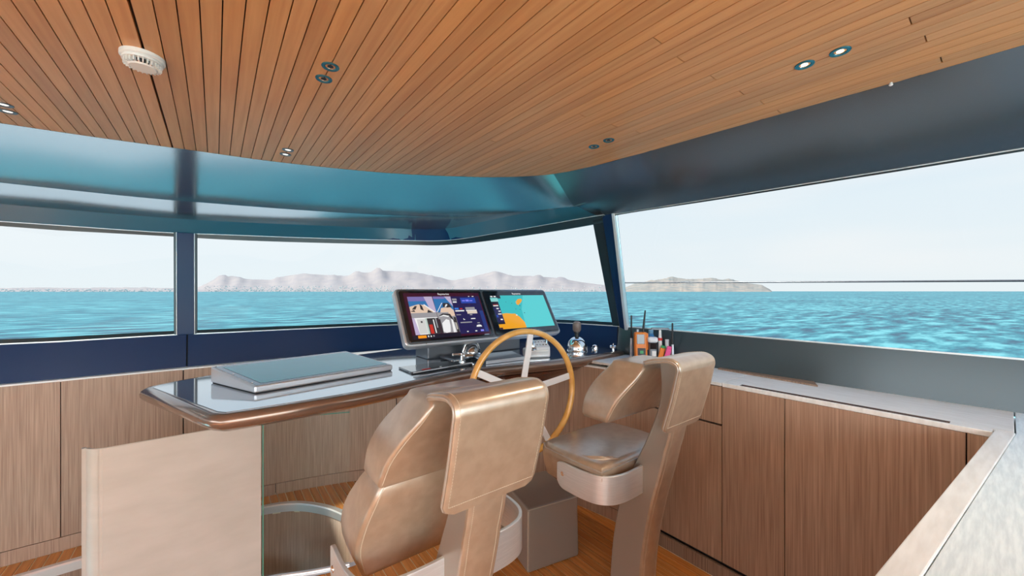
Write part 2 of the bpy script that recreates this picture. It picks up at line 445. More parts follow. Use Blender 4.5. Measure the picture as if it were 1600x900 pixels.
# --- band between ledge and sills, split at its seams
def seam_t(c, x):
    for k in range(0, 1200):
        if c is not None and CV(c, k / 100)[0] >= x: return k / 100
tb = [-12, -7.05, -1.36, 1.36, 7.05, 12]
for a, b in zip(tb, tb[1:]):
    ribbon('band_panel', cS, cF, a + .012, b - .012, M['band'] if abs(a + b) > 15 else M['navy'], wall_front, th=.014)
ribbon('band_backing', [(x + .02 * (k > 4), y + .02 * (k < 8), z) for k, (x, y, z) in enumerate(cS)], [(x + .02 * (k > 4), y + .02 * (k < 8), z) for k, (x, y, z) in enumerate(cF)], -12, 12, M['void'], wall_front, th=.01, n=120)
ribbon('sill_bead', lift(cS, .007), cS, -12, 12, M['bead'], wall_front, th=.012, n=160)
ribbon('sill_frame', lift(cS, .007), cE, -7.1, 7.1, M['frame'], wall_front, th=.02, n=140)
# ledge
cWl = [(p[0], p[1], 1.022 if k < 4 else 1.024) for k, p in enumerate(cW)]
ribbon('ledge', cWl, lift(flat(cF, 1.024), 0), -9.0, 9.0, M['edge'], wall_front, th=.012, n=120)

# --- front veneer wall under the ledge, panel by panel
def wpt(z): return [(p[0], p[1], z) for p in cW]
tw = [-8.3, -5.6, -3.6, -1.5, .08, 1.30, 4.75, 6.6, 7.55, 9.03]
for i, (a, b) in enumerate(zip(tw, tw[1:])):
    ribbon('veneer_panel', wpt(1.012), wpt(.085), a + .008, b - .008, M['veneer'], wall_front, th=.018, off=1)
tk = [-8.3, -4.4, -.6, 2.9, 5.6, 9.03]
for i, (a, b) in enumerate(zip(tk, tk[1:])):
    ribbon('skirting', wpt(.081), wpt(0.001), a + .006, b - .006, M['veneer'], wall_front, th=.018, off=1)
ribbon('wall_backing', [(p[0] + .03 * (k > 5), p[1] + .03 * (k < 9), 1.012) for k, p in enumerate(cW)], [(p[0] + .03 * (k > 5), p[1] + .03 * (k < 9), 0) for k, p in enumerate(cW)], -8.3, 9.4, M['void'], wall_front, th=.01, n=120)

# --- windows
def window(name, t0, t1, seals=True):
    w = empty(name); tag(w, kind='structure')
    g1 = [(x, y, z - .004) for x, y, z in cG]
    ribbon('glass_pane', [(x + .01 * (k > 5), y + .012 * (k < 8), z + .02) for k, (x, y, z) in enumerate(cG)], [(x + .01 * (k > 5), y + .012 * (k < 8), z - .02) for k, (x, y, z) in enumerate(cE)], t0, t1, M['glass'], w, th=0)
    return w
window('window_1', -1.18, 1.18)
window('window_2', 1.50, 6.95)
window('window_3', 8.06, 12)
window('window_4', -6.95, -1.50)

def post(name, ta, tb_, m, parent, d0, d1, cT=cG, cBt=cE):
    """tapering post between two stations, from the header to the sill"""
    rings = []
    for f in (0, 1):
        P = []
        for t in (ta, tb_):
            a = Vector(CV(cT if f else cBt, t)); a.z += .03 if f else -.03
            P.append(a)
        d = (P[1] - P[0]); nrm = Vector((-d.y, d.x, 0)).normalized()
        if nrm.dot(Vector((CV(cT, ta)[0] - CX, CV(cT, ta)[1] - 0, 0))) > 0: nrm = -nrm   # towards the room
        rings.append([P[0] + nrm * d1, P[1] + nrm * d1, P[1] - nrm * d0, P[0] - nrm * d0])
    return bev(loft(name, rings, m, parent, smooth=None), .004, 2)
for s in (1, -1):
    mu = empty('mullion', label=None); mu['kind'] = 'structure'; mu.name = 'trim_1' if s > 0 else 'trim_2'
    post('mullion_core', s * 1.22, s * 1.46, M['navy'], mu, .03, .022)
    post('frame_strip', s * 1.175, s * 1.215, M['frame'], mu, .03, .012)
    post('frame_strip', s * 1.465, s * 1.505, M['frame'], mu, .03, .012)
    post('bead', s * 1.208, s * 1.222, M['bead'], mu, .02, .0235)
    post('bead', s * 1.458, s * 1.472, M['bead'], mu, .02, .0235)
    pi = empty('trim_3' if s > 0 else 'trim_4'); pi['kind'] = 'structure'
    post('pillar_frame', s * 6.94, s * 7.30, M['frame'], pi, .02, .012)
    post('pillar_core', s * 7.22, s * 8.02, M['navy'], pi, .03, .02)
    post('bead', s * 7.36, s * 7.42, M['gunmetal'], pi, .0, .022)
    post('bead', s * 8.01, s * 8.06, M['bead'], pi, .02, .023)

# --- floor with a stairwell opening
opening = [(-2.3, 3.27), (-.8, 3.285), (.1, 3.285), (.28, 3.268), (.42, 3.215), (.53, 3.125), (.63, 2.99), (.695, 2.855), (.745, 2.70), (.765, 2.52), (.745, 2.38), (.69, 2.30), (.60, 2.285), (.42, 2.335), (.25, 2.40), (.1, 2.415), (-2.3, 2.415)]
def y_cross(x):
    ys = []
    n = len(opening)
    for i in range(n):
        (xa, ya), (xb, yb) = opening[i], opening[(i + 1) % n]
        if (xa - x) * (xb - x) < 0: ys.append(ya + (yb - ya) * (x - xa) / (xb - xa))
    return sorted(ys)
def front_y(x):
    xx = 2 * CX - x if x < CX else x
    for k in range(0, 480):
        a, b = CV(cW, k * 12 / 480), CV(cW, (k + 1) * 12 / 480)
        if a[0] <= xx <= b[0]: return a[1] + (b[1] - a[1]) * (xx - a[0]) / max(1e-9, b[0] - a[0])
    return -2.6
bm = bmesh.new()
XS = [-4.1 + .05 * k for k in range(133)]
for a, b in zip(XS, XS[1:]):
    mx = (a + b) / 2
    segs = []
    for xx in (a + 1e-4, b - 1e-4): segs.append((3.6, y_cross(xx)))
    ca, cb = segs[0][1], segs[1][1]
    if len(ca) != len(cb): ca = cb = (ca or cb)
    tops = (segs[0][0] + .03, segs[1][0] + .03)
    parts = [((tops[0], tops[1]), (-2.6, -2.6))] if len(ca) < 2 else [((tops[0], tops[1]), (ca[1], cb[1])), ((ca[0], cb[0]), (-2.6, -2.6))]
    for h, l in parts:
        if max(h) <= -2.5: continue
        v = [bm.verts.new(p) for p in [(a, l[0], -.004), (b, l[1], -.004), (b, h[1], -.004), (a, h[0], -.004), (a, l[0], -.06), (b, l[1], -.06), (b, h[1], -.06), (a, h[0], -.06)]]
        for f in [(0, 3, 2, 1), (4, 5, 6, 7), (0, 1, 5, 4), (1, 2, 6, 5), (2, 3, 7, 6), (3, 0, 4, 7)]: bm.faces.new([v[i] for i in f])
floor = bm_obj('floor', bm, M['caulk']); tag(floor, kind='structure')
PW = .052
for k in range(-52, 56):
    a = .010 + PW * k + .0032; b = .010 + PW * (k + 1) - .0032
    if b > 2.14 or a < -3.6: continue
    ta_, tb2 = front_y(a), front_y(b); ca, cb = y_cross(a), y_cross(b)
    if len(ca) != len(cb): ca = cb = (ca or cb)
    parts = [((ta_, tb2), (-2.55, -2.55))] if len(ca) < 2 else [((ta_, tb2), (ca[1] + .0, cb[1] + .0)), ((ca[0], cb[0]), (-2.55, -2.55))]
    for h, l in parts:
        if min(h) - max(l) < .01: continue
        v = [(a, l[0], -.004), (b, l[1], -.004), (b, h[1], -.004), (a, h[0], -.004), (a, l[0], .0), (b, l[1], .0), (b, h[1], .0), (a, h[0], .0)]
        mesh('plank', v, [(0, 3, 2, 1), (4, 5, 6, 7), (0, 1, 5, 4), (1, 2, 6, 5), (2, 3, 7, 6), (3, 0, 4, 7)], M['floor'], floor)
bounce_deck = box('trim_7', (-.75, -6.2, -.03), (6.8, 7.2, .06), mat('bounce_deck_teak', (.62, .50, .36), .6)); tag(bounce_deck, kind='structure')  # unseen aft deck, added to bounce sunlight up to the ceiling
fd = prism('trim_8', [(-3.6, 3.72), (-2.5, 4.95), (-.75, 5.15), (1.0, 4.95), (2.3, 3.9), (2.95, 2.9), (2.72, 2.75), (2.1, 3.3), (1.5, 3.6), (-.75, 3.68), (-3.2, 3.4)], .62, .70, M['gel']); tag(fd, kind='structure')
# stairwell: steel nosing, curved veneer wall, lower steps
op = [Vector((x, y, 0)) for x, y in opening]
def resample(poly, n):
    P = smooth_path([tuple(p) for p in poly], n); return P
arc = resample([(x, y, .0) for x, y in opening], 120)
stair = empty('stairwell', (0, 0, 0)); tag(stair, kind='structure'); stair.name = 'trim_5'
vs_, fs = [], []
for i, p in enumerate(arc):
    p = Vector(p); a = Vector(arc[max(i - 1, 0)]); b = Vector(arc[min(i + 1, len(arc) - 1)]); t = (b - a).normalized(); nn = Vector((-t.y, t.x, 0))
    if nn.dot(Vector((-.4, 2.8, 0)) - p) > 0: nn = -nn
    for q in [p + nn * .028 + Vector((0, 0, .004)), p - nn * .006 + Vector((0, 0, .006)), p - nn * .012 + Vector((0, 0, -.002)), p - nn * .012 + Vector((0, 0, -.05))]: vs_.append(q)
for i in range(len(arc) - 1):
    for j in range(3): a = i * 4 + j; fs.append((a, a + 1, a + 5, a + 4))
mesh('nosing', vs_, fs, M['steel'], stair, 30)
vs_, fs = [], []
for p in arc:
    vs_ += [(p[0], p[1], -.04), (p[0], p[1], -1.3)]
for i in range(len(arc) - 1): fs.append((2 * i, 2 * i + 1, 2 * i + 3, 2 * i + 2))
solid(mesh('stairwell_wall', vs_, fs, M['veneer'], stair, 60), .01, 0)
for k in range(5):
    box('step', (-.1 - .28 * k, 2.81, -.25 - .19 * k), (.30, .92, .04), M['veneer_d'], stair, .006)
box('stairwell_floor', (-.8, 2.8, -1.32), (3.2, 1.1, .04), M['veneer_d'], stair)

# --- starboard furniture wall: veneer panels, plinth, side counter
wall_right = empty('wall_right'); tag(wall_right, kind='structure')
XF = 2.15
def vpanel(y0, y1, z0, z1, mname='veneer', nm='veneer_panel'):
    return box(nm, (XF + .01, (y0 + y1) / 2, (z0 + z1) / 2), (.02, y1 - y0 - .004, z1 - z0 - .003), M[mname], wall_right)
box('panel_backing', (XF + .035, -.55, .53), (.02, 4.1, 1.02), M['void'], wall_right)
for a, b, za in [(-2.6, -.9, .095), (-.9, .094, .095), (.094, .654, .095), (.654, .941, .095)]:
    vpanel(a, b, za, 1.038)
vpanel(.941, 1.50, .095, .826); vpanel(.941, 1.50, .834, 1.038)
box('plinth', (XF + .005, -.55, .037), (.022, 4.1, .074), M['veneer_d'], wall_right)

side_counter = empty('side_counter', (2.35, .6, 1.04)); tag(side_counter, 'long pale grey oak counter along the starboard wall under the big side window', 'counter')
def world_child(o, root):
    o.parent = root; o.matrix_parent_inverse = Matrix.Translation(-Vector(root.location)) if root.rotation_euler == Euler((0, 0, 0)) else root.matrix_basis.inverted()
    return o
def wc(o, root):
    bpy.context.view_layer.update()
    o.parent = root; o.matrix_parent_inverse = root.matrix_basis.inverted(); return o
def edge_x(y):    # inner face of the band at counter height
    for k in range(700, 1200):
        p = CV(cF, k / 100)
        if p[1] <= y: return p[0]
    return 2.6
yy = [1.80, 1.5, 1.22, .93]
polyA = [(XF - .004, 1.45), (XF - .004, .943)] + [(edge_x(.943) - .012, .943), (edge_x(1.3) - .012, 1.3), (edge_x(1.8) - .012, 1.82), (2.11, 1.82)]
wc(prism('counter_board', polyA, 1.04, 1.058, M['counter'], None, .002), side_counter)
polyB = [(XF + .012, .938), (XF + .012, .035), (edge_x(-.012) + .004, -.012), (edge_x(.5) + .004, .5), (edge_x(.938) + .004, .938)]
# main board with a long finger slot near its front edge
slot = (2.176, .855, .14)
wc(prism('counter_board', [(2.200, .938), (2.200, -.012)] + polyB[2:], 1.04, 1.058, M['counter'], None, .002), side_counter)
wc(prism('counter_board_strip', [(2.164, .938), (2.164, .86), (2.1995, .86), (2.1995, .938)], 1.04, 1.058, M['counter'], None, 0), side_counter)
wc(prism('counter_board_strip', [(2.164, .135), (2.164, .035), (2.1995, .035), (2.1995, .135)], 1.04, 1.058, M['counter'], None, 0), side_counter)
wc(box('sub_frame', (2.395, .35, 1.015), (.45, 2.85, .02), M['void']), side_counter)
wc(box('finger_slot', (2.1825, .4975, 1.0512), (.034, .725, .0130), M['mahog']), side_counter)
wc(box('front_edging', (2.156, .487, 1.048), (.014, .905, .021), M['edge'], None, .002), side_counter)
tag(wc(bev(prism('back_strip', [(2.535, 1.12), (2.50, 1.12), (2.45, .60), (2.545, .64)], 1.058, 1.066, M['veneer_d']), .001), side_counter), 'thin brown wood strip lying along the back')

aft_counter = empty('aft_counter', (1.7, -.2, 1.04)); tag(aft_counter, 'wide pale blue grey oak counter turning athwartships in the lower right foreground', 'counter')
p0, p1 = Vector((2.19, .03)), Vector((.60, .168))
dv = (p1 - p0).normalized(); nv = Vector((dv.y, -dv.x)) if Vector((dv.y, -dv.x)).y < 0 else Vector((-dv.y, dv.x))
q0, q1 = p0 + nv * .045, p1 + nv * .045
wc(prism('front_edging', [tuple(p0), tuple(p1), tuple(q1), tuple(q0 - dv * -.0)], 1.012, 1.060, M['edge'], None, .003), aft_counter)
r0, r1 = p0 + nv * .0465, p1 + nv * .0465
wc(prism('counter_board', [(2.19, -.0155), tuple(r1), (.62, -1.0), (edge_x(-1.0) + .004, -1.0), (edge_x(0) + .004, -.0155)], 1.03, 1.058, M['counter_x'], None, .002), aft_counter)
wc(prism('cabinet_front', [tuple(p0 + nv * .02), tuple(p1 + nv * .02), tuple(p1 + nv * .04), tuple(p0 + nv * .04)], .001, 1.011, M['veneer'], None), aft_counter)
wc(box('cabinet_end', (.63, -.45, .505), (.02, 1.05, 1.01), M['veneer'], None), aft_counter)

# --- port side wall (outside the frame, seen only in reflections), unglazed for extra light
wall_left = empty('wall_left'); tag(wall_left, kind='structure')
for a, b in [(-2.6, -1.4), (-1.4, -.2), (-.2, .9), (.9, 1.8)]:
    box('veneer_panel', (2 * CX - XF - .01, (a + b) / 2, .52), (.02, b - a - .004, 1.03), M['veneer'], wall_left)
box('counter_board', (-3.86, -.4, 1.035), (.40, 4.3, .02), M['counter'], wall_left)

# ================================================================== SEA AND SHORES
def sea_mat():
    m = mat('turquoise_sea', (.05, .42, .50), .4, spec=.15)
    n, l = m.node_tree.nodes, m.node_tree.links; b = n['Principled BSDF']
    tc = n.new('ShaderNodeTexCoord'); mp = n.new('ShaderNodeMapping'); mp.inputs['Rotation'].default_value = (0, 0, R(35)); mp.inputs['Scale'].default_value = (.12, .35, 1)
    n1 = n.new('ShaderNodeTexNoise'); n1.inputs['Scale'].default_value = 1.0; n1.inputs['Detail'].default_value = 9; n1.inputs['Roughness'].default_value = .62
    mp2 = n.new('ShaderNodeMapping'); mp2.inputs['Scale'].default_value = (.012, .03, 1)
    n2 = n.new('ShaderNodeTexNoise'); n2.inputs['Scale'].default_value = 1.0; n2.inputs['Detail'].default_value = 4
    r1 = n.new('ShaderNodeValToRGB'); e = r1.color_ramp.elements
    e[0].position = .38; e[0].color = (.002, .07, .13, 1); e[1].position = .62; e[1].color = (.16, .55, .58, 1)
    q = e.new(.50); q.color = (.022, .25, .31, 1)
    ad = n.new('ShaderNodeMath'); ad.operation = 'MULTIPLY_ADD'; ad.inputs[1].default_value = .25; ad.inputs[2].default_value = -.125
    ad2 = n.new('ShaderNodeMath'); ad2.operation = 'ADD'
    bp = n.new('ShaderNodeBump'); bp.inputs['Strength'].default_value = .6; bp.inputs['Distance'].default_value = .5
    l.new(tc.outputs['Object'], mp.inputs[0]); l.new(tc.outputs['Object'], mp2.inputs[0]); l.new(mp.outputs[0], n1.inputs[0]); l.new(mp2.outputs[0], n2.inputs[0])
    l.new(n2.outputs[0], ad.inputs[0]); l.new(ad.outputs[0], ad2.inputs[0]); l.new(n1.outputs[0], ad2.inputs[1])
    l.new(ad2.outputs[0], r1.inputs[0]); l.new(r1.outputs[0], b.inputs['Base Color']); l.new(n1.outputs[0], bp.inputs['Height']); l.new(bp.outputs[0], b.inputs['Normal'])
    return m
SEA_Z = -5.0
bm = bmesh.new()
add_lathe(bm, [(0, SEA_Z), (60, SEA_Z), (400, SEA_Z), (3000, SEA_Z), (24000, SEA_Z)], 64)
sea = bm_obj('sea', bm, sea_mat()); tag(sea, 'turquoise rippled sea reaching to the horizon outside the windows', 'sea', kind='stuff')

M['rock1'] = noisy(mat('hazy_hills', rough=.9, spec=.1), (.42, .385, .39), (.50, .445, .42), (1, 1, 2), .006, 8, lo=.3, hi=.7)  # distance haze is put into the base colours of hills and island
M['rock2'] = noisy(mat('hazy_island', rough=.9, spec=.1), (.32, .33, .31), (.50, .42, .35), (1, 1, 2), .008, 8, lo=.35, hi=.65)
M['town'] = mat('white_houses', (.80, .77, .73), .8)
TH = R(37.7)
def bearing(px): return TH + math.atan((px - 800) / 600.0)
def hills(name, prof, D, m, label):
    """ridge profile as (bearing coordinate, height at distance D); a terrain with a foreshore, spurs, ridge and back slope"""
    rr = random.Random(5)
    xs = []; n = 150
    for k in range(n + 1):
        px = prof[0][0] + (prof[-1][0] - prof[0][0]) * k / n
        for (a, ya), (b, yb) in zip(prof, prof[1:]):
            if a <= px <= b: h = ya + (yb - ya) * (px - a) / (b - a); break
        xs.append((px, h))
    from mathutils import noise as mn
    rows = [(0.0, 0.0), (.01, .10), (.05, .28), (.10, .45), (.16, .68), (.23, .9), (.30, 1.0), (.4, .55), (.5, 0)]
    vs_, fs = [], []
    for px, h in xs:
        b = bearing(px); c = math.cos(b - TH)
        for j, (dd, hf) in enumerate(rows):
            dist = D / c * (1 + dd)
            hh = h / 600.0 * (D * 1.30) + (1.55 - SEA_Z)
            nz = 1 + .35 * mn.noise(Vector((px * .06, dd * 9, 1.3))) * (1 if 0 < j < 6 else 0)
            j2 = mn.noise(Vector((px * .3, dd * 20, 4))) * .04 * (1 if j < 7 else 0)
            vs_.append((math.sin(b) * dist, math.cos(b) * dist, SEA_Z - 1 + max(0, hh * (hf * nz + j2)) * (1 if j not in (0, 8) else 0)))
    w = len(rows)
    for k in range(n):
        for j in range(w - 1): a = k * w + j; fs.append((a, a + 1, a + w + 1, a + w))
    o = mesh(name, vs_, fs, m, None, 180); tag(o, label, 'hills')
    return o
main = [(300, 2), (320, 11), (345, 22), (365, 24), (385, 19), (425, 18), (440, 23), (475, 28), (500, 26), (540, 24), (560, 28), (590, 31), (600, 32), (650, 30), (690, 21), (705, 17), (730, 21), (775, 32), (800, 24), (830, 24), (870, 21), (910, 14), (950, 9), (990, 4), (1010, 1)]
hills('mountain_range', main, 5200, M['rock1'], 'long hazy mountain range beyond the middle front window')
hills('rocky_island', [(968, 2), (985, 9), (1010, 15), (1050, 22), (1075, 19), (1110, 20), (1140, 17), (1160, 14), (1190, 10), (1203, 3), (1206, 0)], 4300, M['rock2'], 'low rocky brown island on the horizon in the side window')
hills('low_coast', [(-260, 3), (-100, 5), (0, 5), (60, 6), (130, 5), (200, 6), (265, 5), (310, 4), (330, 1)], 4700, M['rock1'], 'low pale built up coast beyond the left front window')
bm = bmesh.new(); rr = random.Random(11)
for k in range(1000):
    px = rr.choice([rr.uniform(-60, 290), rr.uniform(320, 560), rr.uniform(320, 620), rr.uniform(560, 940)])
    D = 4650 if px < 300 else 5150
    b = bearing(px); c = math.cos(b - TH); dist = (D - 5) / c
    s = rr.uniform(4, 10); z = SEA_Z + rr.expovariate(1 / 16.0) + 2
    if px >= 300: z = SEA_Z + min(70, rr.expovariate(1 / 25.0)) + 2
    else: z = SEA_Z + min(26, rr.expovariate(1 / 12.0)) + 2
    add_box(bm, (math.sin(b) * dist, math.cos(b) * dist, z), (s * 1.6, s * 1.6, s))
tag(bm_obj('coastal_houses', bm, M['town']), 'scatter of tiny white houses along the far shore', 'town', kind='stuff')

# outside guard rail seen through the side window
rail = empty('guard_rail', (3.3, 0, 1.0)); tag(rail, 'thin steel guard rail running outside the big side window', 'rail')
wc(tube('rail_tube', [(3.3, 2.45, 1.637), (3.3, 1.2, 1.620), (3.3, -.05, 1.604), (3.3, -2.4, 1.58)], .006, M['gunmetal'], n=8), rail)
wc(tube('stanchion', [(3.3, 2.45, 0.0), (3.3, 2.45, 1.637)], .012, M['steel'], n=8), rail)
wc(tube('stanchion', [(3.3, -2.4, 0.0), (3.3, -2.4, 1.58)], .012, M['steel'], n=8), rail)
side_deck = box('trim_6', (3.02, -.2, .60), (.70, 5.8, .05), M['gel']); tag(side_deck, kind='structure')

# ================================================================== CEILING FITTINGS
# smoke detector
sd = empty('smoke_detector', (-.171, 1.579, 2.25), label='round white smoke detector on the timber ceiling with slotted rim', cat='smoke detector')
lathe('base', [(0, 0), (.051, 0), (.051, -.010), (.047, -.013), (0, -.013)], M['wplastic'], sd, 40)
lathe('dome', [(.0, -.012), (.044, -.012), (.047, -.016), (.046, -.0205), (.034, -.021)], M['wplastic'], sd, 40)
lathe('cap', [(.0335, -.0325), (.030, -.036), (0, -.037)], M['wplastic'], sd, 40)
for k in range(26):
    a = 2 * math.pi * k / 26
    o = box('rib', (0, 0, 0), (.0030, .012, .012), M['wplastic'], sd)
    o.rotation_euler = (0, 0, a - math.pi / 2); o.location = (.037 * math.cos(a), .037 * math.sin(a), -.027)
lathe('vent_shadow', [(.0, -.0215), (.0345, -.0215), (.0315, -.0320), (0, -.0320)], M['void'], sd, 30)

def downlight(x, y, lit, label, group, ring=None):
    d = empty('downlight', (x, y, 2.25), label=label, cat='ceiling light', group=group)
    ring = ring or M['ring_blue']
    lathe('ring', [(.0255, .001), (.0255, -.0015), (.024, -.003), (.017, -.003), (.0145, -.0005), (.0145, .001)], ring, d, 28)
    lathe('reflector', [(.0150, -.001), (.012, .004), (0, .0042)], M['chrome'] if lit else M['black'], d, 24)
    lathe('lens', [(.0, -.0012), (.0085 if lit != 2 else .0125, -.0010), (.0088 if lit != 2 else .013, .0038)], M['lamp_on'] if lit == 1 else (M['lamp_off'] if lit == 2 else M['black']), d, 20)
    if lit == 1:
        ld = bpy.data.lights.new('bulb', 'SPOT'); ld.energy = 16; ld.color = (1, .88, .7); ld.spot_size = R(110); ld.shadow_soft_size = .02
        lo = bpy.data.objects.new('bulb', ld); COL.objects.link(lo); lo.parent = d; lo.location = (0, 0, -.008)
    return d
downlight(1.443, .301, 1, 'lit downlight with blue ring nearer the right edge of the picture', 'downlights')
downlight(1.441, .386, 1, 'lit downlight with blue ring just left of its lit twin', 'downlights')
downlight(1.443, 1.134, 0, 'dark unlit downlight of the far pair above the corner, right one', 'downlights')
downlight(1.45, 1.228, 0, 'dark unlit downlight of the far pair above the corner, left one', 'downlights')
downlight(.284, 1.293, 3, 'unlit blue ringed downlight, upper of the pair right of the smoke detector', 'downlights')
downlight(.283, 1.38, 3, 'unlit blue ringed downlight, lower of the pair right of the smoke detector', 'downlights')
downlight(.285, 2.182, 2, 'pale lensed downlight, upper of the pair near the front ceiling edge', 'downlights', M['gunmetal'])
downlight(.284, 2.261, 2, 'pale lensed downlight, lower of the pair near the front ceiling edge', 'downlights', M['gunmetal'])
downlight(-.628, 2.304, 2, 'pale lensed downlight cut by the left picture edge, upper one', 'downlights', M['gunmetal'])
downlight(-.639, 2.383, 2, 'pale lensed downlight cut by the left picture edge, lower one', 'downlights', M['gunmetal'])
pn = lathe('ceiling_pin', [(0, 0), (.004, 0), (.004, -.004), (.006, -.007), (.004, -.010), (0, -.011)], M['white'], None, 12); pn.location = (1.795, .242, 2.25)
tag(pn, 'tiny white pin at the ceiling edge above the side window', 'pin')

# ================================================================== CONSOLE
ZC = 1.09
front_e = [(.04, 1.808), (.35, 1.81), (.64, 1.84), (1.0, 1.915), (1.245, 1.945), (1.5, 1.92), (1.765, 1.875), (2.0, 1.845), (2.3, 1.835), (2.5, 1.85)]
outl = [(.03, 1.812)] + [tuple(p) for p in smooth_path(front_e, 34)][1:] + [(2.508, 1.90), (2.495, 2.05), (2.42, 2.28), (2.28, 2.55), (2.05, 2.82), (1.80, 3.02), (1.50, 3.10), (1.11, 2.93), (.60, 2.84), (.2, 2.74), (-.02, 2.67), (-.14, 2.61), (-.235, 2.54), (-.245, 2.50), (.000, 1.845)]
def round_corner(poly, i, r, n=6):
    p, a, b = Vector(poly[i]), Vector(poly[i - 1]), Vector(poly[(i + 1) % len(poly)])
    u, v = (a - p).normalized() * r, (b - p).normalized() * r
    return [tuple((p + u) * (1 - t) ** 2 + p * 2 * t * (1 - t) + (p + v) * t * t) for t in [k / n for k in range(n + 1)]]
def offset(poly, d):
    n = len(poly); out = []
    for i in range(n):
        p, a, b = Vector(poly[i]), Vector(poly[i - 1]), Vector(poly[(i + 1) % n])
        t = ((p - a).normalized() + (b - p).normalized()).normalized(); out.append(tuple(p + Vector((t.y, -t.x)) * d))
    return out
console = empty('helm_console', (1.1, 2.3, 0), label='long helm console with black glass top and rounded bronze edge', cat='console')
secs = [(-.006, 1.088), (.006, 1.090), (.020, 1.087), (.032, 1.078), (.038, 1.064), (.036, 1.050), (.026, 1.036), (.006, 1.022), (-.035, 1.008), (-.09, .998), (-.15, .994)]
rings = [[(x, y, z) for x, y in offset(outl, d)] for d, z in secs]
wc(loft('bullnose_body', rings, M['bull'], None, smooth=60), console)
wc(prism('glass_top', offset(outl, -.010), 1.0885, ZC, M['top'], None), console)
# mahogany fascia that carries the wheel
fas_t = [(.95, 1.93), (1.245, 1.955), (1.5, 1.93), (1.765, 1.885), (2.0, 1.86), (2.35, 1.86), (2.42, 2.2), (1.9, 2.6), (1.2, 2.6), (.9, 2.3)]
fas_b = [(1.05, 2.10), (1.27, 2.02), (1.5, 1.975), (1.75, 1.945), (1.95, 1.96), (2.12, 2.02), (2.1, 2.2), (1.8, 2.4), (1.3, 2.4), (1.05, 2.25)]
mid_ = [((a[0] * .5 + b[0] * .5), (a[1] * .62 + b[1] * .38)) for a, b in zip(fas_t, fas_b)]
wc(loft('fascia', [[(x, y, 1.012) for x, y in fas_t], [(x, y, .985) for x, y in mid_], [(x, y, .93) for x, y in fas_b]], M['mahog'], None, smooth=40), console)
console_pts = None
# black recessed keypad tray left of the wheel
tray = empty('control_tray', (1.05, 2.14, ZC), (0, 0, R(8)), 'black recessed control tray with a red strip left of the wheel', 'control panel')
wc(box('tray_base', (1.06, 2.12, ZC + .006), (.40, .19, .011), M['gloss_black'], None, .004), tray)
box('tray_rim', (0, -.115, .012), (.42, .006, .006), M['silver'], tray, .001)
box('red_strip', (-.10, -.075, .0130), (.055, .012, .002), M['red'], tray)
box('white_tick', (.0, -.075, .0130), (.012, .008, .002), M['white'], tray)
box('white_tick', (-.09, .05, .0130), (.006, .006, .002), M['white'], tray)
box('white_tick', (.16, .03, .0130), (.006, .006, .002), M['white'], tray)

# slanted touchscreen housing
sl = empty('slanted_touchscreen', (.139, 2.059, ZC), (0, 0, R(10.4)), 'slanted silver touchscreen housing lying on the left of the helm console', 'screen')
SW, SDp = .687, .410
def wedge(name, x0, x1, y0, y1, zf0, zf1, zb0, zb1, m, skew=0.0, bv=.012):
    v = [(x0, y0, zf0), (x1, y0, zf0), (x1 + skew, y1, zb0), (x0 + skew, y1, zb0), (x0, y0, zf1), (x1, y0, zf1), (x1 + skew, y1, zb1), (x0 + skew, y1, zb1)]
    o = mesh(name, v, [(0, 3, 2, 1), (4, 5, 6, 7), (0, 1, 5, 4), (1, 2, 6, 5), (2, 3, 7, 6), (3, 0, 4, 7)], m, sl)
    if bv:
        md = bev(o, bv, 4, 30)
    return o
sk = -.085
wedge('plinth', .008, SW - .008, .006, SDp - .006, 0, .006, 0, .006, M['void'], sk, 0)
wedge('housing', 0, SW, 0, SDp, .003, .034, .003, .082, M['silver'], sk, .008)
def slz(y): return .0345 + (.0825 - .0345) * y / SDp
v = [(.012, .012, slz(.012)), (SW - .012, .012, slz(.012)), (SW - .012 + sk, SDp - .012, slz(SDp - .012)), (.012 + sk, SDp - .012, slz(SDp - .012))]
v2 = [(a, b, c - .004) for a, b, c in v]
mesh('screen_glass', v + v2, [(0, 1, 2, 3), (4, 5, 6, 7), (0, 1, 5, 4), (1, 2, 6, 5), (2, 3, 7, 6), (3, 0, 4, 7)], M['gloss_black'], sl)
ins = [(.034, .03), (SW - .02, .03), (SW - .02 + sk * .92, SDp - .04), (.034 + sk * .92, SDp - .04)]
mesh('display_area', [(a, b, slz(b) + .0008) for a, b in ins], [(0, 1, 2, 3)], mat('teal_reflection_display', (.01, .30, .40), .25, coat=.6, coat_rough=.08), sl)  # teal reflection on the screen is put into the base colour
for k in range(3):
    y = .06 + k * .17
    q = lathe('screw', [(0, .0022), (.0035, .0018), (.004, 0)], M['chrome'], sl, 10); q.location = (.019 + sk * y / SDp, y, slz(y))

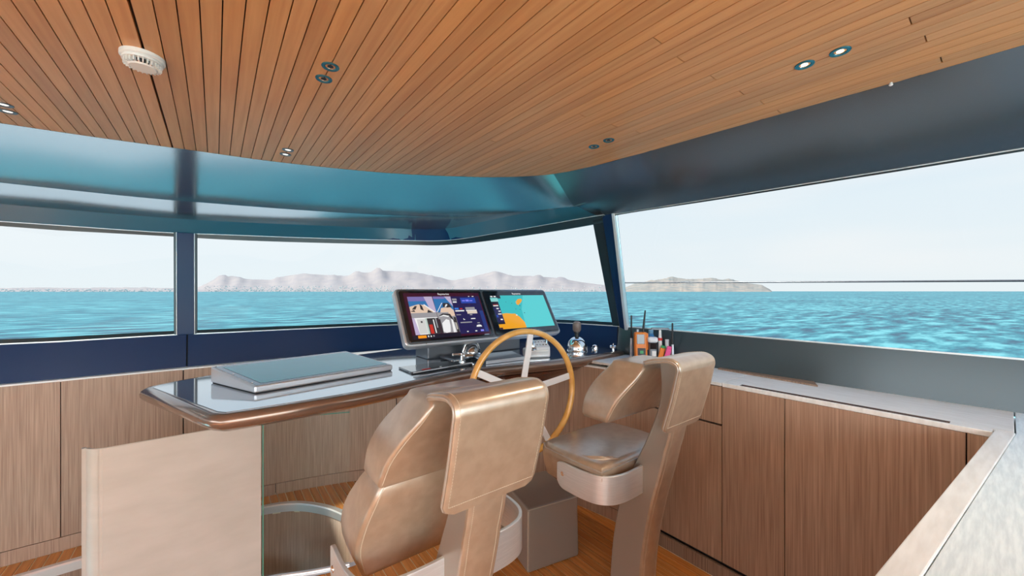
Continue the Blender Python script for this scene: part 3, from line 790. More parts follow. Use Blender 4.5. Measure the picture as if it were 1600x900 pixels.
# twin display unit
DU_A = math.atan2(.2, .345)
du = empty('twin_display_unit', (1.545, 2.19, 1.215), (-DU_A, 0, R(.5)), 'tilted silver housing with two large marine displays behind the wheel', 'screen')
HW, HH = .652, .405
def rrect(w0, w1, h0, h1, r, n=6):
    P = []
    for cx_, cz_, a0 in [(w1 - r, h1 - r, 0), (w0 + r, h1 - r, 90), (w0 + r, h0 + r, 180), (w1 - r, h0 + r, 270)]:
        for k in range(n + 1):
            a = R(a0 + 90 * k / n); P.append((cx_ + r * math.cos(a), cz_ + r * math.sin(a)))
    return P
def plate_y(name, poly, y0, y1, m, parent, bv=0):
    bm = bmesh.new(); a = [bm.verts.new((x, y0, z)) for x, z in poly]; b = [bm.verts.new((x, y1, z)) for x, z in poly]; n = len(poly)
    bm.faces.new(a); bm.faces.new(b[::-1])
    for i in range(n): bm.faces.new((a[i], a[(i + 1) % n], b[(i + 1) % n], b[i]))
    o = bm_obj(name, bm, m, parent)
    if bv: bev(o, bv, 3, 50)
    return o
plate_y('housing', rrect(-HW, HW, 0, HH, .035), -.004, .050, M['silver'], du, .012)
plate_y('front_plate', rrect(-HW + .012, HW - .012, .014, HH - .010, .026), -.008, -.003, M['gunmetal'], du, .002)
def poly_mesh(name, items, parent, y0=-.0170):
    """flat picture of coloured shapes on a screen; each entry is (material, outline), later ones a hair prouder"""
    vs_, fs, mi, ms = [], [], [], []
    for k, (m, P) in enumerate(items):
        if m not in ms: ms.append(m)
        b = len(vs_); vs_ += [(x, y0 - k * .00003, z) for x, z in P]; fs.append(tuple(range(b, b + len(P)))); mi.append(ms.index(m))
    me = bpy.data.meshes.new(name); me.from_pydata(vs_, [], fs); me.update()
    for m in ms: me.materials.append(m)
    for p, i in zip(me.polygons, mi): p.material_index = i
    o = bpy.data.objects.new(name, me); COL.objects.link(o); o.parent = parent
    return o
def rc(x0, z0, x1, z1): return [(x0, z0), (x1, z0), (x1, z1), (x0, z1)]
EM = {}
def em(c, s=1.0):
    if c not in EM: EM[c] = emis('screen_colour_%d' % len(EM), c, s)
    return EM[c]
disp = []
for i, cx_ in enumerate((-.318, .318)):
    d = empty('display'); d.parent = du; d.location = (cx_, 0, .018)
    tag(d, 'left display with camera views' if i == 0 else 'right display with a sea chart')
    plate_y('display_bezel', rrect(-.308, .308, .006, .362, .012), -.016, -.006, M['gloss_black'], d, .002)
    disp.append(d)
# left picture: four camera views and an instrument column. screen spans x -.268..+.278, z .045...325
A, B_, C_, D_ = -.262, .018, .045, .318
navy, blk, wh, gry = em((.02, .015, .10), .8), em((.01, .008, .02)), em((.85, .85, .85)), em((.32, .31, .33))
sky1, sky2, sea1 = em((.20, .16, .42)), em((.50, .42, .60)), em((.03, .17, .42))
cream, dk, red, org, wine = em((.75, .55, .42)), em((.035, .03, .035)), em((.55, .03, .02)), em((.95, .32, .01)), em((.045, .004, .02))
it = [(wine, rc(-.285, .020, .285, .345)), (navy, rc(B_ + .03, .035, .275, D_)), (sea1, rc(A, .20, -.09, D_)), (sky1, rc(A, .285, -.09, D_)), (sky2, [(-.15, .318), (-.09, .318), (-.085, .2), (-.12, .2)]),
      (sea1, rc(-.085, .20, B_ + .03, D_)), (sky2, [(.0, .318), (B_ + .03, .318), (B_ + .03, .24)]), (sky1, rc(-.085, .30, .0, .318)),
      (gry, rc(A, .165, -.087, .20)), (cream, [(A, .2), (A, .245), (-.20, .262), (-.15, .255), (-.10, .2)]), (dk, [(-.25, .225), (-.225, .25), (-.21, .25), (-.225, .225)]), (dk, [(-.19, .225), (-.19, .265), (-.175, .25), (-.17, .215)]), (dk, [(A, .212), (-.235, .222), (-.23, .208)]),
      (wh, [(-.165, .258), (-.158, .262), (-.093, .205), (-.10, .2)]), (dk, [(-.15, .2), (-.14, .222), (-.11, .2)]), (wh, [(-.083, .2), (-.078, .2), (-.025, .27), (-.032, .268)]),
      (cream, [(-.06, .195), (-.045, .23), (.02, .24), (.045, .21), (.045, .17), (.0, .165)]), (dk, [(-.03, .24), (-.022, .268), (.02, .268), (.038, .235), (.0, .232)]), (wh, [(-.015, .24), (.0, .26), (.01, .255), (-.005, .238)]), (gry, rc(-.085, .168, .0, .198)),
      (wh, rc(A, .05, -.087, .165)), (em((.5, .42, .62)), [(A, .165), (A + .015, .165), (A + .03, .05), (A, .05)]), (em((.62, .62, .60)), rc(A + .03, .055, -.18, .155)), (dk, rc(-.21, .130, -.198, .142)), (dk, rc(-.165, .05, -.087, .16)), (em((.5, .6, .55)), rc(-.178, .05, -.165, .16)), (red, rc(-.158, .052, -.135, .115)), (wh, rc(-.125, .055, -.118, .15)), (gry, rc(-.108, .09, -.10, .16)),
      (gry, rc(-.083, .05, B_ + .03, .168)), (dk, [(-.083, .168), (-.045, .19), (.01, .185), (.03, .13), (.025, .12), (.0, .165), (-.04, .178)]), (wh, [(-.07, .06), (-.065, .12), (-.03, .148), (-.008, .14), (-.01, .1), (-.02, .055), (-.05, .05)]), (wh, [(.0, .05), (.008, .15), (.02, .14), (.022, .05)]), (dk, rc(.028, .05, .046, .16)), (em((.5, .46, .4)), rc(.03, .07, .04, .12)), (dk, rc(-.083, .05, -.072, .15)), (wh, [(-.08, .165), (-.04, .18), (.0, .170), (-.01, .162), (-.045, .17)]),
      (blk, rc(-.285, .02, B_ + .03, .047)), (org, rc(-.250, .026, -.195, .044)), (wh, rc(-.185, .03, -.178, .042)), (wh, rc(-.168, .03, -.160, .040)), (gry, rc(-.150, .031, -.14, .041))]
blu, vio = em((.02, .06, .40)), em((.25, .25, .9))
it += [(blu, rc(.12, .262, .24, .305)), (wh, rc(.055, .268, .085, .278)), (gry, rc(.055, .285, .09, .30)), (wh, rc(.19, .313, .20, .318)), (wh, rc(.22, .313, .235, .318)), (vio, rc(.13, .278, .155, .286)), (vio, rc(.16, .276, .185, .290)), (vio, rc(.19, .278, .215, .285)),
       (em((.05, .2, .7)), rc(.055, .215, .085, .228)), (red, rc(.095, .216, .115, .224)), (wh, rc(.055, .200, .125, .209)), (wh, rc(.14, .200, .225, .209)), (gry, rc(.14, .212, .215, .23)), (em((.7, .6, .5)), rc(.145, .180, .225, .204)),
       (gry, rc(.055, .172, .09, .178)), (gry, rc(.16, .168, .18, .176)), (wh, rc(.10, .135, .112, .147)), (navy, rc(.104, .139, .112, .147)), (wh, rc(.16, .138, .195, .145)), (gry, rc(.07, .112, .16, .120)), (wh, [(.185, .078), (.19, .09), (.21, .094), (.225, .09), (.23, .078)]), (gry, rc(.2, .104, .22, .11)), (wh, rc(.10, .045, .112, .052)), (wh, rc(.165, .045, .18, .052)), (vio, rc(.21, .043, .235, .056)), (em((.02, .04, .20)), rc(.245, .04, .275, .2))]
poly_mesh('camera_picture', it, disp[0])
chart, chart2, gold = em((.03, .48, .50)), em((.09, .60, .62)), em((.85, .36, .01))
circle = lambda cx_, cz_, rx, rz, n=14: [(cx_ + rx * math.cos(2 * math.pi * k / n), cz_ + rz * math.sin(2 * math.pi * k / n)) for k in range(n)]
it2 = [(chart, rc(-.262, .045, .278, .322)), (chart2, [(-.02, .045), (.278, .045), (.278, .322), (.06, .322), (.0, .2)]), (em((.25, .62, .60)), rc(-.262, .270, -.195, .300)), (blk, rc(-.262, .303, -.165, .322)), (wh, rc(-.255, .308, -.235, .318)), (wh, rc(-.225, .308, -.205, .318)), (blk, rc(-.195, .296, -.165, .322)),
       (navy, rc(-.262, .098, -.200, .270)), (blk, rc(-.262, .225, -.2, .27)), (wh, rc(-.255, .232, -.21, .240)), (red, rc(-.255, .243, -.21, .247)), (wh, rc(-.235, .208, -.215, .217)), (wh, rc(-.225, .186, -.205, .194)), (wh, rc(-.235, .163, -.205, .171)), (wh, rc(-.23, .118, -.21, .128)), (blu, rc(-.255, .14, -.24, .16)), (blk, rc(-.262, .085, -.2, .1)),
       (gold, [(-.262, .045), (-.262, .085), (-.2, .085), (-.2, .168), (-.16, .172), (-.115, .166), (-.08, .165), (-.045, .135), (-.015, .09), (-.015, .045)]), (wine, rc(-.262, .045, -.235, .058)), (wh, rc(-.075, .148, -.062, .156)),
       (gold, [(-.02, .235), (.02, .262), (.035, .28), (.03, .292), (-.005, .288), (-.03, .268), (-.035, .245)]), (em((.5, .45, .2)), circle(-.03, .262, .008, .006)), (dk, rc(-.01, .226, -.004, .236)), (dk, rc(-.06, .2, -.055, .206)), (dk, rc(.01, .165, .018, .171)), (dk, rc(-.08, .25, -.074, .255)), (dk, rc(-.13, .262, -.126, .268)), (dk, rc(-.02, .195, -.016, .202))]
poly_mesh('chart_picture', it2, disp[1])
for d in disp:
    text_mesh('maker_lettering', 'Raymarine', .020, wh, d, (0, -.0172, .336), (R(90), 0, 0))
box('maker_badge', (.25, -.0165, .022), (.04, .001, .010), M['chrome'], disp[0])
# screws and hand strap on the front plate
for x, z in [(-.60, .395), (-.632, .30), (-.632, .08), (-.52, .013), (0, .398), (0, .012), (.56, .395), (.632, .30), (.632, .1), (.5, .013)]:
    q = lathe('screw', [(0, .0022), (.003, .0018), (.0038, 0)], M['chrome'], du, 10, Matrix.Translation((x, -.0075, z)) @ Matrix.Rotation(R(90), 4, 'X'))
# mounting shelf under the displays
ms = empty('display_mount', (1.55, 2.45, ZC), label='dark metal mounting box carrying the two displays on the console', cat='mount')
box('mount_box', (-.02, .04, .066), (.80, .20, .132), M['gunmetal'], ms, .008)
box('mount_lip', (-.02, -.10, .105), (1.02, .03, .014), M['silver'], ms, .003)

# grey control plates on the console
cp = empty('control_plate', (1.40, 2.28, ZC), (0, 0, R(4)), 'low grey plate with chrome edge under the left display', 'control panel')
box('plate', (-.06, .0, .014), (.26, .17, .016), M['plate'], cp, .003); box('plate_edge', (-.06, -.083, .008), (.262, .006, .014), M['chrome'], cp, .001)
cp2 = empty('control_plate', (1.50, 2.06, ZC), (0, 0, R(-4)), 'wide grey angled plate on the console seen through the steering wheel', 'control panel')
box('plate', (0, .02, .022), (.30, .16, .018), M['plate'], cp2, .003, Matrix.Rotation(R(6), 3, 'X')); box('plate_edge', (0, -.066, .012), (.302, .006, .02), M['silver'], cp2, .001)

# chrome latch left of the wheel
la = empty('chrome_throttle_handle', (1.245, 2.13, ZC + .011), (0, 0, R(-15)), 'small chrome double handle standing left of the wheel', 'handle')
lathe('base', [(0, 0), (.022, 0), (.022, .006), (.014, .010), (.012, .045), (.016, .048), (.016, .054), (0, .056)], M['chrome'], la, 24)
box('grip', (-.03, 0, .048), (.07, .022, .016), M['chrome'], la, .004); box('grip', (.04, -.01, .040), (.06, .022, .016), M['chrome'], la, .004)
# chrome dome
dj = empty('chrome_dome_control', (1.40, 2.27, ZC + .02), (0, 0, 0), 'chrome dome with brown centre below the left display', 'control')
lathe('dome', [(0, 0), (.045, 0), (.045, .015), (.04, .035), (.028, .055), (.012, .062), (0, .063)], M['dchrome'], dj, 28)
lathe('collar', [(.046, 0), (.052, .002), (.052, .010), (.046, .014)], M['chrome'], dj, 28)
ar = [(.050 * math.cos(a), 0, .012 + .062 * math.sin(a)) for a in [math.pi * k / 16 for k in range(17)]]
tube('hoop', ar, .006, M['chrome'], dj)

# throttle unit with arch and keypad, seen through the wheel
th = empty('throttle_control', (1.78, 2.02, ZC), (0, 0, R(-22)), 'chrome engine throttle with arched grip and round keys behind the wheel', 'throttle')
box('pedestal', (0, .01, .030), (.17, .12, .060), M['steel'], th, .012)
lathe('side_drum', [(0, -.02), (.045, -.02), (.048, -.012), (.048, .012), (.045, .02), (0, .02)], M['chrome'], th, 28, Matrix.Translation((-.05, -.005, .075)) @ Matrix.Rotation(R(90), 4, 'Y'))
v = [(-.02, -.055, .055), (.08, -.055, .055), (.08, .05, .055), (-.02, .05, .055), (-.02, -.05, .075), (.08, -.05, .075), (.08, .04, .115), (-.02, .04, .115)]
bev(mesh('keypad', v, [(0, 3, 2, 1), (4, 5, 6, 7), (0, 1, 5, 4), (1, 2, 6, 5), (2, 3, 7, 6), (3, 0, 4, 7)], M['white'], th), .004)
for i in range(4):
    for j in range(2):
        q = lathe('key', [(0, .003), (.006, .003), (.0075, .001), (.0075, -.002)], M['dchrome'], th, 12); q.location = (-.005 + i * .022, -.022 + j * .035, .086 + j * .0155); q.rotation_euler = (R(24), 0, 0)
arch = [(-.05 + .062 * (1 - math.cos(a)) - .0, .0, .10 + .075 * math.sin(a)) for a in [math.pi * k / 20 for k in range(21)]]
tube('arched_grip', arch, .0105, M['dchrome'], th, 12)
box('grip_band', (.012, 0, .176), (.010, .026, .026), M['black'], th, .003)
box('arm', (-.05, 0, .10), (.014, .022, .05), M['chrome'], th, .004); box('arm', (.074, 0, .10), (.014, .022, .05), M['chrome'], th, .004)

# thruster joystick
js = empty('thruster_joystick', (2.21, 2.04, ZC), (0, 0, R(-30)), 'thruster joystick with brown grip on a chrome dome right of the wheel', 'joystick')
lathe('dome', [(0, 0), (.060, 0), (.062, .008), (.060, .03), (.050, .055), (.035, .072), (.020, .080), (0, .082)], M['chrome'], js, 32)
lathe('stem', [(.014, .078), (.013, .10), (.018, .104), (.018, .112), (.012, .116), (0, .117)], M['black'], js, 20)
lathe('grip', [(0, .112), (.017, .112), (.024, .122), (.024, .155), (.021, .166), (.010, .171), (0, .172)], mat('brown_grip', (.20, .15, .13), .35), js, 24)
# chrome valve handle + knobs
kn = empty('chrome_lever_knob', (2.40, 2.02, ZC), (0, 0, R(20)), 'flat chrome lever knob right of the thruster joystick', 'knob')
lathe('knob', [(0, 0), (.02, 0), (.02, .010), (.016, .022), (.008, .026), (0, .027)], M['chrome'], kn, 24)
tube('lever', [(-.055, 0, .012), (-.02, 0, .014), (.02, 0, .014), (.055, 0, .012)], [.003, .008, .008, .003], M['chrome'], kn)
for k in range(3):
    x, y = [(2.315, 2.10), (2.335, 2.15), (2.37, 2.16)][k]
    b = lathe('chrome_button', [(0, 0), (.009, 0), (.009, .012), (.006, .016), (0, .017)], M['chrome'], None, 16); b.location = (x, y, ZC)
    tag(b, ['small chrome push button nearest the joystick, leftmost of three', 'small chrome push button, middle one of three beside the lever knob', 'small chrome push button farthest from the joystick, rightmost of three'][k], 'button', 'small chrome console buttons')
kn2 = empty('chrome_cap_switch', (2.475, 1.90, ZC), (0, 0, 0), 'round chrome capped switch at the starboard end of the console', 'switch')
lathe('cap', [(0, 0), (.012, 0), (.012, .012), (.030, .016), (.031, .030), (.024, .038), (0, .040)], M['chrome'], kn2, 24)
lathe('pip', [(0, .038), (.005, .038), (.005, .050), (0, .051)], M['chrome'], kn2, 12)

# ================================================================== STEERING WHEEL
WC, WR = Vector((1.41, 1.70, .966)), .352
wheel = empty('steering_wheel', WC, (R(-2), 0, R(-5.5)), 'large wooden rimmed steering wheel with pale metal spokes at the console', 'steering wheel')
tube('rim', [((WR) * math.cos(2 * math.pi * k / 96), 0, (WR) * math.sin(2 * math.pi * k / 96)) for k in range(96)], .0205, M['rim'], wheel, 14, True, .017)
tube('rim_inlay', [((WR) * math.cos(2 * math.pi * k / 96), -.0155, (WR) * math.sin(2 * math.pi * k / 96)) for k in range(96)], .0025, mat('pale_inlay', (.85, .60, .28), .3), wheel, 6, True)
for k in range(5):
    a = R(82 + 72 * k)
    c, s = math.cos(a), math.sin(a)
    path = [(c * r_, y_, s * r_) for r_, y_ in [(.02, .030), (.12, .022), (.24, .008), (.338, .002)]]
    bm = bmesh.new()
    rings = []
    for (x, y, z) in path:
        r_ = math.hypot(x, z); w = .019 if r_ > .05 else .022
        t = Vector((-s, 0, c)) * w
        rings.append([Vector((x, y - .005, z)) + t, Vector((x, y - .005, z)) - t, Vector((x, y + .005, z)) - t, Vector((x, y + .005, z)) + t])
    RR = [[bm.verts.new(p) for p in r_] for r_ in rings]
    for A_, B2 in zip(RR, RR[1:]):
        for q in range(4): bm.faces.new((A_[q], A_[(q + 1) % 4], B2[(q + 1) % 4], B2[q]))
    bm.faces.new(RR[0]); bm.faces.new(RR[-1][::-1])
    bev(bm_obj('spoke', bm, M['white'], wheel), .002)
lathe('hub', [(0, -.028), (.030, -.028), (.040, -.020), (.042, .0), (.035, .012), (0, .012)], M['steel'], wheel, 28, Matrix.Translation((0, .03, 0)) @ Matrix.Rotation(R(-90), 4, 'X'))
tube('shaft', [(0, .03, 0), (0, .30, .02)], .024, M['steel'], wheel, 16)

# ================================================================== HELM SEATS
def rrect_xy(hx, y0, y1, z, r, n=4, dy=0):
    P = []
    for cx_, cy_, a0 in [(hx - r, y1 - r, 0), (-hx + r, y1 - r, 90), (-hx + r, y0 + r, 180), (hx - r, y0 + r, 270)]:
        for k in range(n + 1):
            a = R(a0 + 90 * k / n); P.append((cx_ + r * math.cos(a), cy_ + r * math.sin(a), z))
    return P
def cushion(name, lev, m, parent, r=.022, puff=.014):
    """lev: (z, half width, y back, y front); rounded over at top and bottom"""
    L = []
    z0, h0, a0, b0 = lev[0]; z1, h1, a1, b1 = lev[-1]
    e_ = .020
    L.append(rrect_xy(h0 - e_, a0 + e_, b0 - e_, z0, r * .6)); L.append(rrect_xy(h0 - e_ * .3, a0 + e_ * .3, b0 - e_ * .3, z0 + e_ * .3, r))
    n = 10
    P = [(z, h, a, b) for z, h, a, b in lev]
    for k in range(n + 1):
        t = (len(P) - 1) * k / n; z, h, a, b = catmull(P, t)
        z = z0 + e_ + (z1 - z0 - 2 * e_) * (z - z0) / (z1 - z0); f = k / n; pf = puff * math.sin(math.pi * f)
        L.append(rrect_xy(h + pf * .3, a - pf * .5, b + pf, z, r))
    L.append(rrect_xy(h1 - e_ * .3, a1 + e_ * .3, b1 - e_ * .3, z1 - e_ * .3, r)); L.append(rrect_xy(h1 - e_, a1 + e_, b1 - e_, z1, r * .6))
    return loft(name, L, m, parent, smooth=70)
def seam(lev, side, parent, back=True, off=.0005, m=None, r=.0013, inset=.010):
    P = []
    n = 14; z0, z1 = lev[0][0], lev[-1][0]
    for k in range(n + 1):
        z, h, a, b = catmull(lev, (len(lev) - 1) * k / n)
        z = z0 + .02 + (z1 - z0 - .04) * (z - z0) / (z1 - z0); f = k / n
        P.append((side * (h - inset), (a - .014 * math.sin(math.pi * f) * .5 - off + .001), z))
    return tube('seam', P, r, m or M['stitch'], parent, 6)
def arch_pad(parent, dz):
    """leather saddle draped over the head of the spine"""
    path = [(.828, 1.005), (.806, 1.08), (.784, 1.16), (.766, 1.24), (.761, 1.268), (.768, 1.290), (.786, 1.302), (.812, 1.307), (.86, 1.300), (.90, 1.291), (.935, 1.278)]
    hw, th_, cr = .144, .018, .028
    P = [Vector((0, a, b + dz)) for a, b in path]
    # dense resample
    PP = [Vector(p) for p in smooth_path([tuple(p) for p in P], 50)]
    L = [0]
    for a, b in zip(PP, PP[1:]): L.append(L[-1] + (b - a).length)
    tot = L[-1]
    top, bot = [], []
    nx = 13
    rows = []
    for i, p in enumerate(PP):
        a, b = PP[max(i - 1, 0)], PP[min(i + 1, len(PP) - 1)]; t = (b - a).normalized(); nn = Vector((0, -t.z, t.y))
        if nn.dot(Vector((0, 1, 0)) * 0 + (p - Vector((0, .88, 1.15 + dz)))) < 0: nn = -nn
        w = hw
        for s in (L[i], tot - L[i]):
            if s < cr: w = min(w, hw - cr + math.sqrt(max(0, cr * cr - (cr - s) ** 2)))
        rows.append((p, nn, w))
    bm = bmesh.new(); O, I = [], []
    for p, nn, w in rows:
        O.append([bm.verts.new(p + nn * (0 if abs(u) < .999 else -.003) + Vector((w * u, 0, 0))) for u in [-1, -.97, -.85, -.6, -.3, 0, .3, .6, .85, .97, 1]])
        I.append([bm.verts.new(p - nn * th_ + Vector((w * u, 0, 0))) for u in [-1, -.97, -.85, -.6, -.3, 0, .3, .6, .85, .97, 1]])
    m = 11
    for i in range(len(rows) - 1):
        for j in range(m - 1):
            bm.faces.new((O[i][j], O[i][j + 1], O[i + 1][j + 1], O[i + 1][j])); bm.faces.new((I[i][j], I[i + 1][j], I[i + 1][j + 1], I[i][j + 1]))
        bm.faces.new((O[i][0], O[i + 1][0], I[i + 1][0], I[i][0])); bm.faces.new((O[i][-1], I[i][-1], I[i + 1][-1], O[i + 1][-1]))
    for i in (0, len(rows) - 1):
        for j in range(m - 1): bm.faces.new((O[i][j], I[i][j], I[i][j + 1], O[i][j + 1]))
    pad = bm_obj('headrest_pad', bm, M['leather'], parent, 50)
    # stitched border, set in from the edge
    loop = []
    k0, k1 = 2, len(rows) - 3
    loop += [rows[i][0] + rows[i][1] * .0006 + Vector((-(rows[i][2] - .012), 0, 0)) for i in range(k0, k1)]
    lp2 = [rows[i][0] + rows[i][1] * .0006 + Vector(((rows[i][2] - .012), 0, 0)) for i in range(k1 - 1, k0 - 1, -1)]
    bm = bmesh.new()
    def dashes(A):
        for a, b in zip(A, A[1:]):
            n = max(1, int((b - a).length / .0062))
            for q in range(n):
                u, v = a.lerp(b, q / n), a.lerp(b, (q + .62) / n)
                add_tube(bm, [u, v], .0009, 4)
    dashes(loop); dashes(lp2); dashes([lp2[-1], loop[0]]); dashes([loop[-1], lp2[0]])
    tag(bm_obj('stitching', bm, M['stitch'], pad), kind='stuff')
    rimp = [r_[0] - r_[1] * .010 + Vector((-(r_[2] + .0005), 0, 0)) for r_ in rows] + [r_[0] - r_[1] * .010 + Vector(((r_[2] + .0005), 0, 0)) for r_ in rows[::-1]]
    tube('piping', rimp, .0028, M['leather_l'], pad, 6, True)
    return pad

back_prof = [(0, 1.00), (.36, .985), (.60, .945), (.90, .872), (1.05, .835), (1.20, .792), (1.28, .775)]
fore_prof = [(0, 1.165), (.36, 1.145), (.60, 1.10), (.80, 1.02), (.97, .945), (1.13, .895), (1.285, .90)]
def interp(P, z):
    for k in range(len(P) - 1):
        if P[k][0] <= z <= P[k + 1][0] + 1e-9:
            f = (z - P[k][0]) / (P[k + 1][0] - P[k][0]); return catmull([(p[1],) for p in P], k + f)[0]
    return P[-1][1]
def make_chair(x, label, dz, raised):
    c = empty('helm_chair', (x, 0, 0), label=label, cat='chair', group='two helm seats facing the console')
    # spine
    rings = []
    N_ = 26; hw = .059
    for k in range(N_ + 1):
        z = 1.285 * k / N_; a, b = interp(back_prof, z), interp(fore_prof, z)
        h = hw if z < 1.0 else hw + .0 * (z - 1.0)
        r_ = .006
        rings.append([(-h + r_, a, z + (dz * min(1, z))), (h - r_, a, z + dz * min(1, z)), (h, a + r_, z + dz * min(1, z)), (h, b - r_, z + dz * min(1, z)), (h - r_, b, z + dz * min(1, z)), (-h + r_, b, z + dz * min(1, z)), (-h, b - r_, z + dz * min(1, z)), (-h, a + r_, z + dz * min(1, z))])
    loft('spine', rings, M['spine'], c, smooth=30)
    # leather strip down the back of the spine
    vs_, fs = [], []
    rows = []
    for k in range(30):
        z = .02 + 1.02 * k / 29; a = interp(back_prof, z)
        rows.append([(-.0585, a + .012, z + dz * min(1, z)), (-.0605, a - .003, z + dz * min(1, z)), (-.054, a - .006, z + dz * min(1, z)), (.054, a - .006, z + dz * min(1, z)), (.0605, a - .003, z + dz * min(1, z)), (.0585, a + .012, z + dz * min(1, z))])
    vs_ = [p for r_ in rows for p in r_]
    for i in range(len(rows) - 1):
        for j in range(5): a = i * 6 + j; fs.append((a, a + 1, a + 7, a + 6))
    strip = mesh('back_strip', vs_, fs, M['leather'], c, 60)
    bm = bmesh.new()
    for s in (-1, 1):
        A = [Vector((s * .046, r_[2][1] - .0005, r_[2][2])) for r_ in rows]
        for a, b in zip(A, A[1:]):
            n = 6
            for q in range(n): add_tube(bm, [a.lerp(b, q / n), a.lerp(b, (q + .62) / n)], .0009, 4)
    tag(bm_obj('stitching', bm, M['stitch'], strip), kind='stuff')
    arch_pad(c, dz)
    # upper back cushion
    up = [(1.0 + dz, .222, 1.045, 1.19), (1.08 + dz, .208, 1.02, 1.18), (1.154 + dz, .180, .985, 1.155), (1.21 + dz, .150, .955, 1.13), (1.262 + dz, .122, .935, 1.105)]
    u = cushion('back_cushion', up, M['leather'], c, .014, .010)
    for s in (-1, 1): seam(up, s, u)
    if raised:
        lo = [(.70, .235, 1.155, 1.30), (.80, .258, 1.125, 1.29), (.90, .252, 1.09, 1.26), (.99, .232, 1.055, 1.21), (1.035, .215, 1.05, 1.19)]
        s_ = cushion('seat_cushion', lo, M['leather'], c, .016, .012)
        for s in (-1, 1): seam(lo, s, s_)
    else:
        L = []
        for z, d in [(.655, .03), (.665, .008), (.70, 0), (.765, -.004), (.790, .0), (.803, .012), (.808, .035)]:
            P = []
            for (X0, Y0) in [(.265 - d, 1.035 + d), (.275 - d, 1.20), (.265 - d, 1.38 - d), (.235 - d, 1.425 - d), (0, 1.435 - d), (-.235 + d, 1.425 - d), (-.265 + d, 1.38 - d), (-.275 + d, 1.20), (-.265 + d, 1.035 + d), (-.1, 1.03 + d), (.1, 1.03 + d)]:
                P.append((X0, Y0, z + (.004 * (Y0 < 1.3))))
            L.append(P)
        so = loft('seat_cushion', L, M['leather'], c, smooth=50)
        tube('piping', [(p[0] * 1.004, p[1], p[2]) for p in L[4]], .003, M['leather_l'], so, 6, True)
        # crumpled leather flap at the rear corner
        wr = []
        for k in range(3):
            wr.append(tube('crease', [(-.25, 1.20 - .02 * k, .808), (-.20, 1.12 - .015 * k, .813), (-.13, 1.08 - .012 * k, .811)], [.002, .006, .002], M['leather'], so, 8))
        box('under_frame', (0, 1.2, .64), (.34, .30, .03), M['black'], c, .01)
    # side brackets
    bz = .0 if not raised else -.005
    for s in (-1, 1):
        pth = [(.288, 1.272), (.290, 1.20), (.289, 1.12), (.275, 1.055), (.240, 1.012), (.19, .992), (.13, .985), (.055, .985)]
        if s > 0 or True:
            pp = smooth_path([(s * a, b, 0) for a, b in pth], 40)
        rings = []
        for i, p in enumerate(pp):
            a, b = Vector(pp[max(i - 1, 0)]), Vector(pp[min(i + 1, len(pp) - 1)]); t = (b - a).normalized(); nn = Vector((-t.y, t.x, 0)) * .006
            f = i / 39
            tip = max(0, 1 - f / .10)
            lo_z = .655 + bz + .030 * tip ** 2 + (.012 * f) ; hi_z = .775 + bz - .012 * tip ** 2 + .012 * f
            if raised: hi_z += .012; lo_z += .012
            p = Vector(p)
            rings.append([p + nn + Vector((0, 0, lo_z)), p - nn + Vector((0, 0, lo_z)), p - nn + Vector((0, 0, hi_z)), p + nn + Vector((0, 0, hi_z))])
        br = bev(loft('bracket', rings, M['alu'], c, smooth=40), .002)
        mt = Matrix.Translation((s * .294, 1.235, .725 + bz)) @ Matrix.Rotation(R(90 * s), 4, 'Y')
        lathe('pivot_screw', [(0, .003), (.004, .003), (.0045, .0015), (.007, .0015), (.008, .003), (.010, .003), (.011, 0)], M['chrome'], br, 20, mt)
    lathe('base_plate', [(0, .018), (.16, .018), (.17, .012), (.17, 0.001), (0, 0.001)], M['steel'], c, 32, Matrix.Translation((0, 1.08, 0)))
    return c
make_chair(.573, 'tan leather helm seat nearest the camera with its seat folded up', 0, True)
make_chair(1.538, 'tan leather helm seat behind the wheel with its seat down', -.02, False)

# upholstered footrest box
fb = empty('footrest_box', (1.555, 1.74, 0), (0, 0, R(-12)), 'grey leather covered step box on the floor ahead of the far helm seat', 'step box')
ob = bev(mesh('box_body', [(-.17, -.17, .002), (.17, -.17, .002), (.17, .20, .002), (-.17, .20, .002), (-.165, -.165, .35), (.165, -.165, .35), (.165, .20, .35), (-.165, .20, .35)], [(0, 3, 2, 1), (4, 5, 6, 7), (0, 1, 5, 4), (1, 2, 6, 5), (2, 3, 7, 6), (3, 0, 4, 7)], M['spine'], fb), .012, 3)
tube('seam', [(-.171, -.171, .02), (-.1665, -.1665, .34)], .002, M['stitch'], fb, 6)
tube('seam', [(-.163, -.167, .3475), (.163, -.167, .3475)], .002, M['stitch'], fb, 6)

# ================================================================== STAIR BALUSTRADE: beige panel and clear glass
bp = empty('stair_screen_panel', (-.1, 2.42, 0), label='beige satin stair screen panel with a rounded left edge below the console', cat='panel')
pth = [(-.353, .075), (-.345, .045), (-.325, .018), (-.295, .004), (-.26, 0), (.0, 0), (.292, 0)]
pl = []
for k in range(60):
    t = (len(pth) - 1) * k / 59; pl.append(catmull(pth, t))
vs_, fs = [], []
for x, y in pl: vs_ += [(x, y, .002), (x, y, .862)]
for i in range(59): fs.append((2 * i, 2 * i + 1, 2 * i + 3, 2 * i + 2))
strip_mesh('panel_skin', vs_[0::2], vs_[1::2], M['beige'], bp, .012, (0, -1, 0))
tube('top_cap', [(x, y, .862) for x, y in pl[6:]], .0035, M['beige'], bp, 6)
gb = empty('glass_balustrade', (.3, 2.40, 0), label='clear glass stair balustrade with a green edge right of the beige panel', cat='balustrade')
gp = smooth_path([(-.096, .03, 0), (-.05, .022, 0), (.12, -.058, 0), (.30, -.125, 0)], 40)
vs_, fs = [], []
for p in gp: vs_ += [(p[0], p[1], .012), (p[0], p[1], .866)]
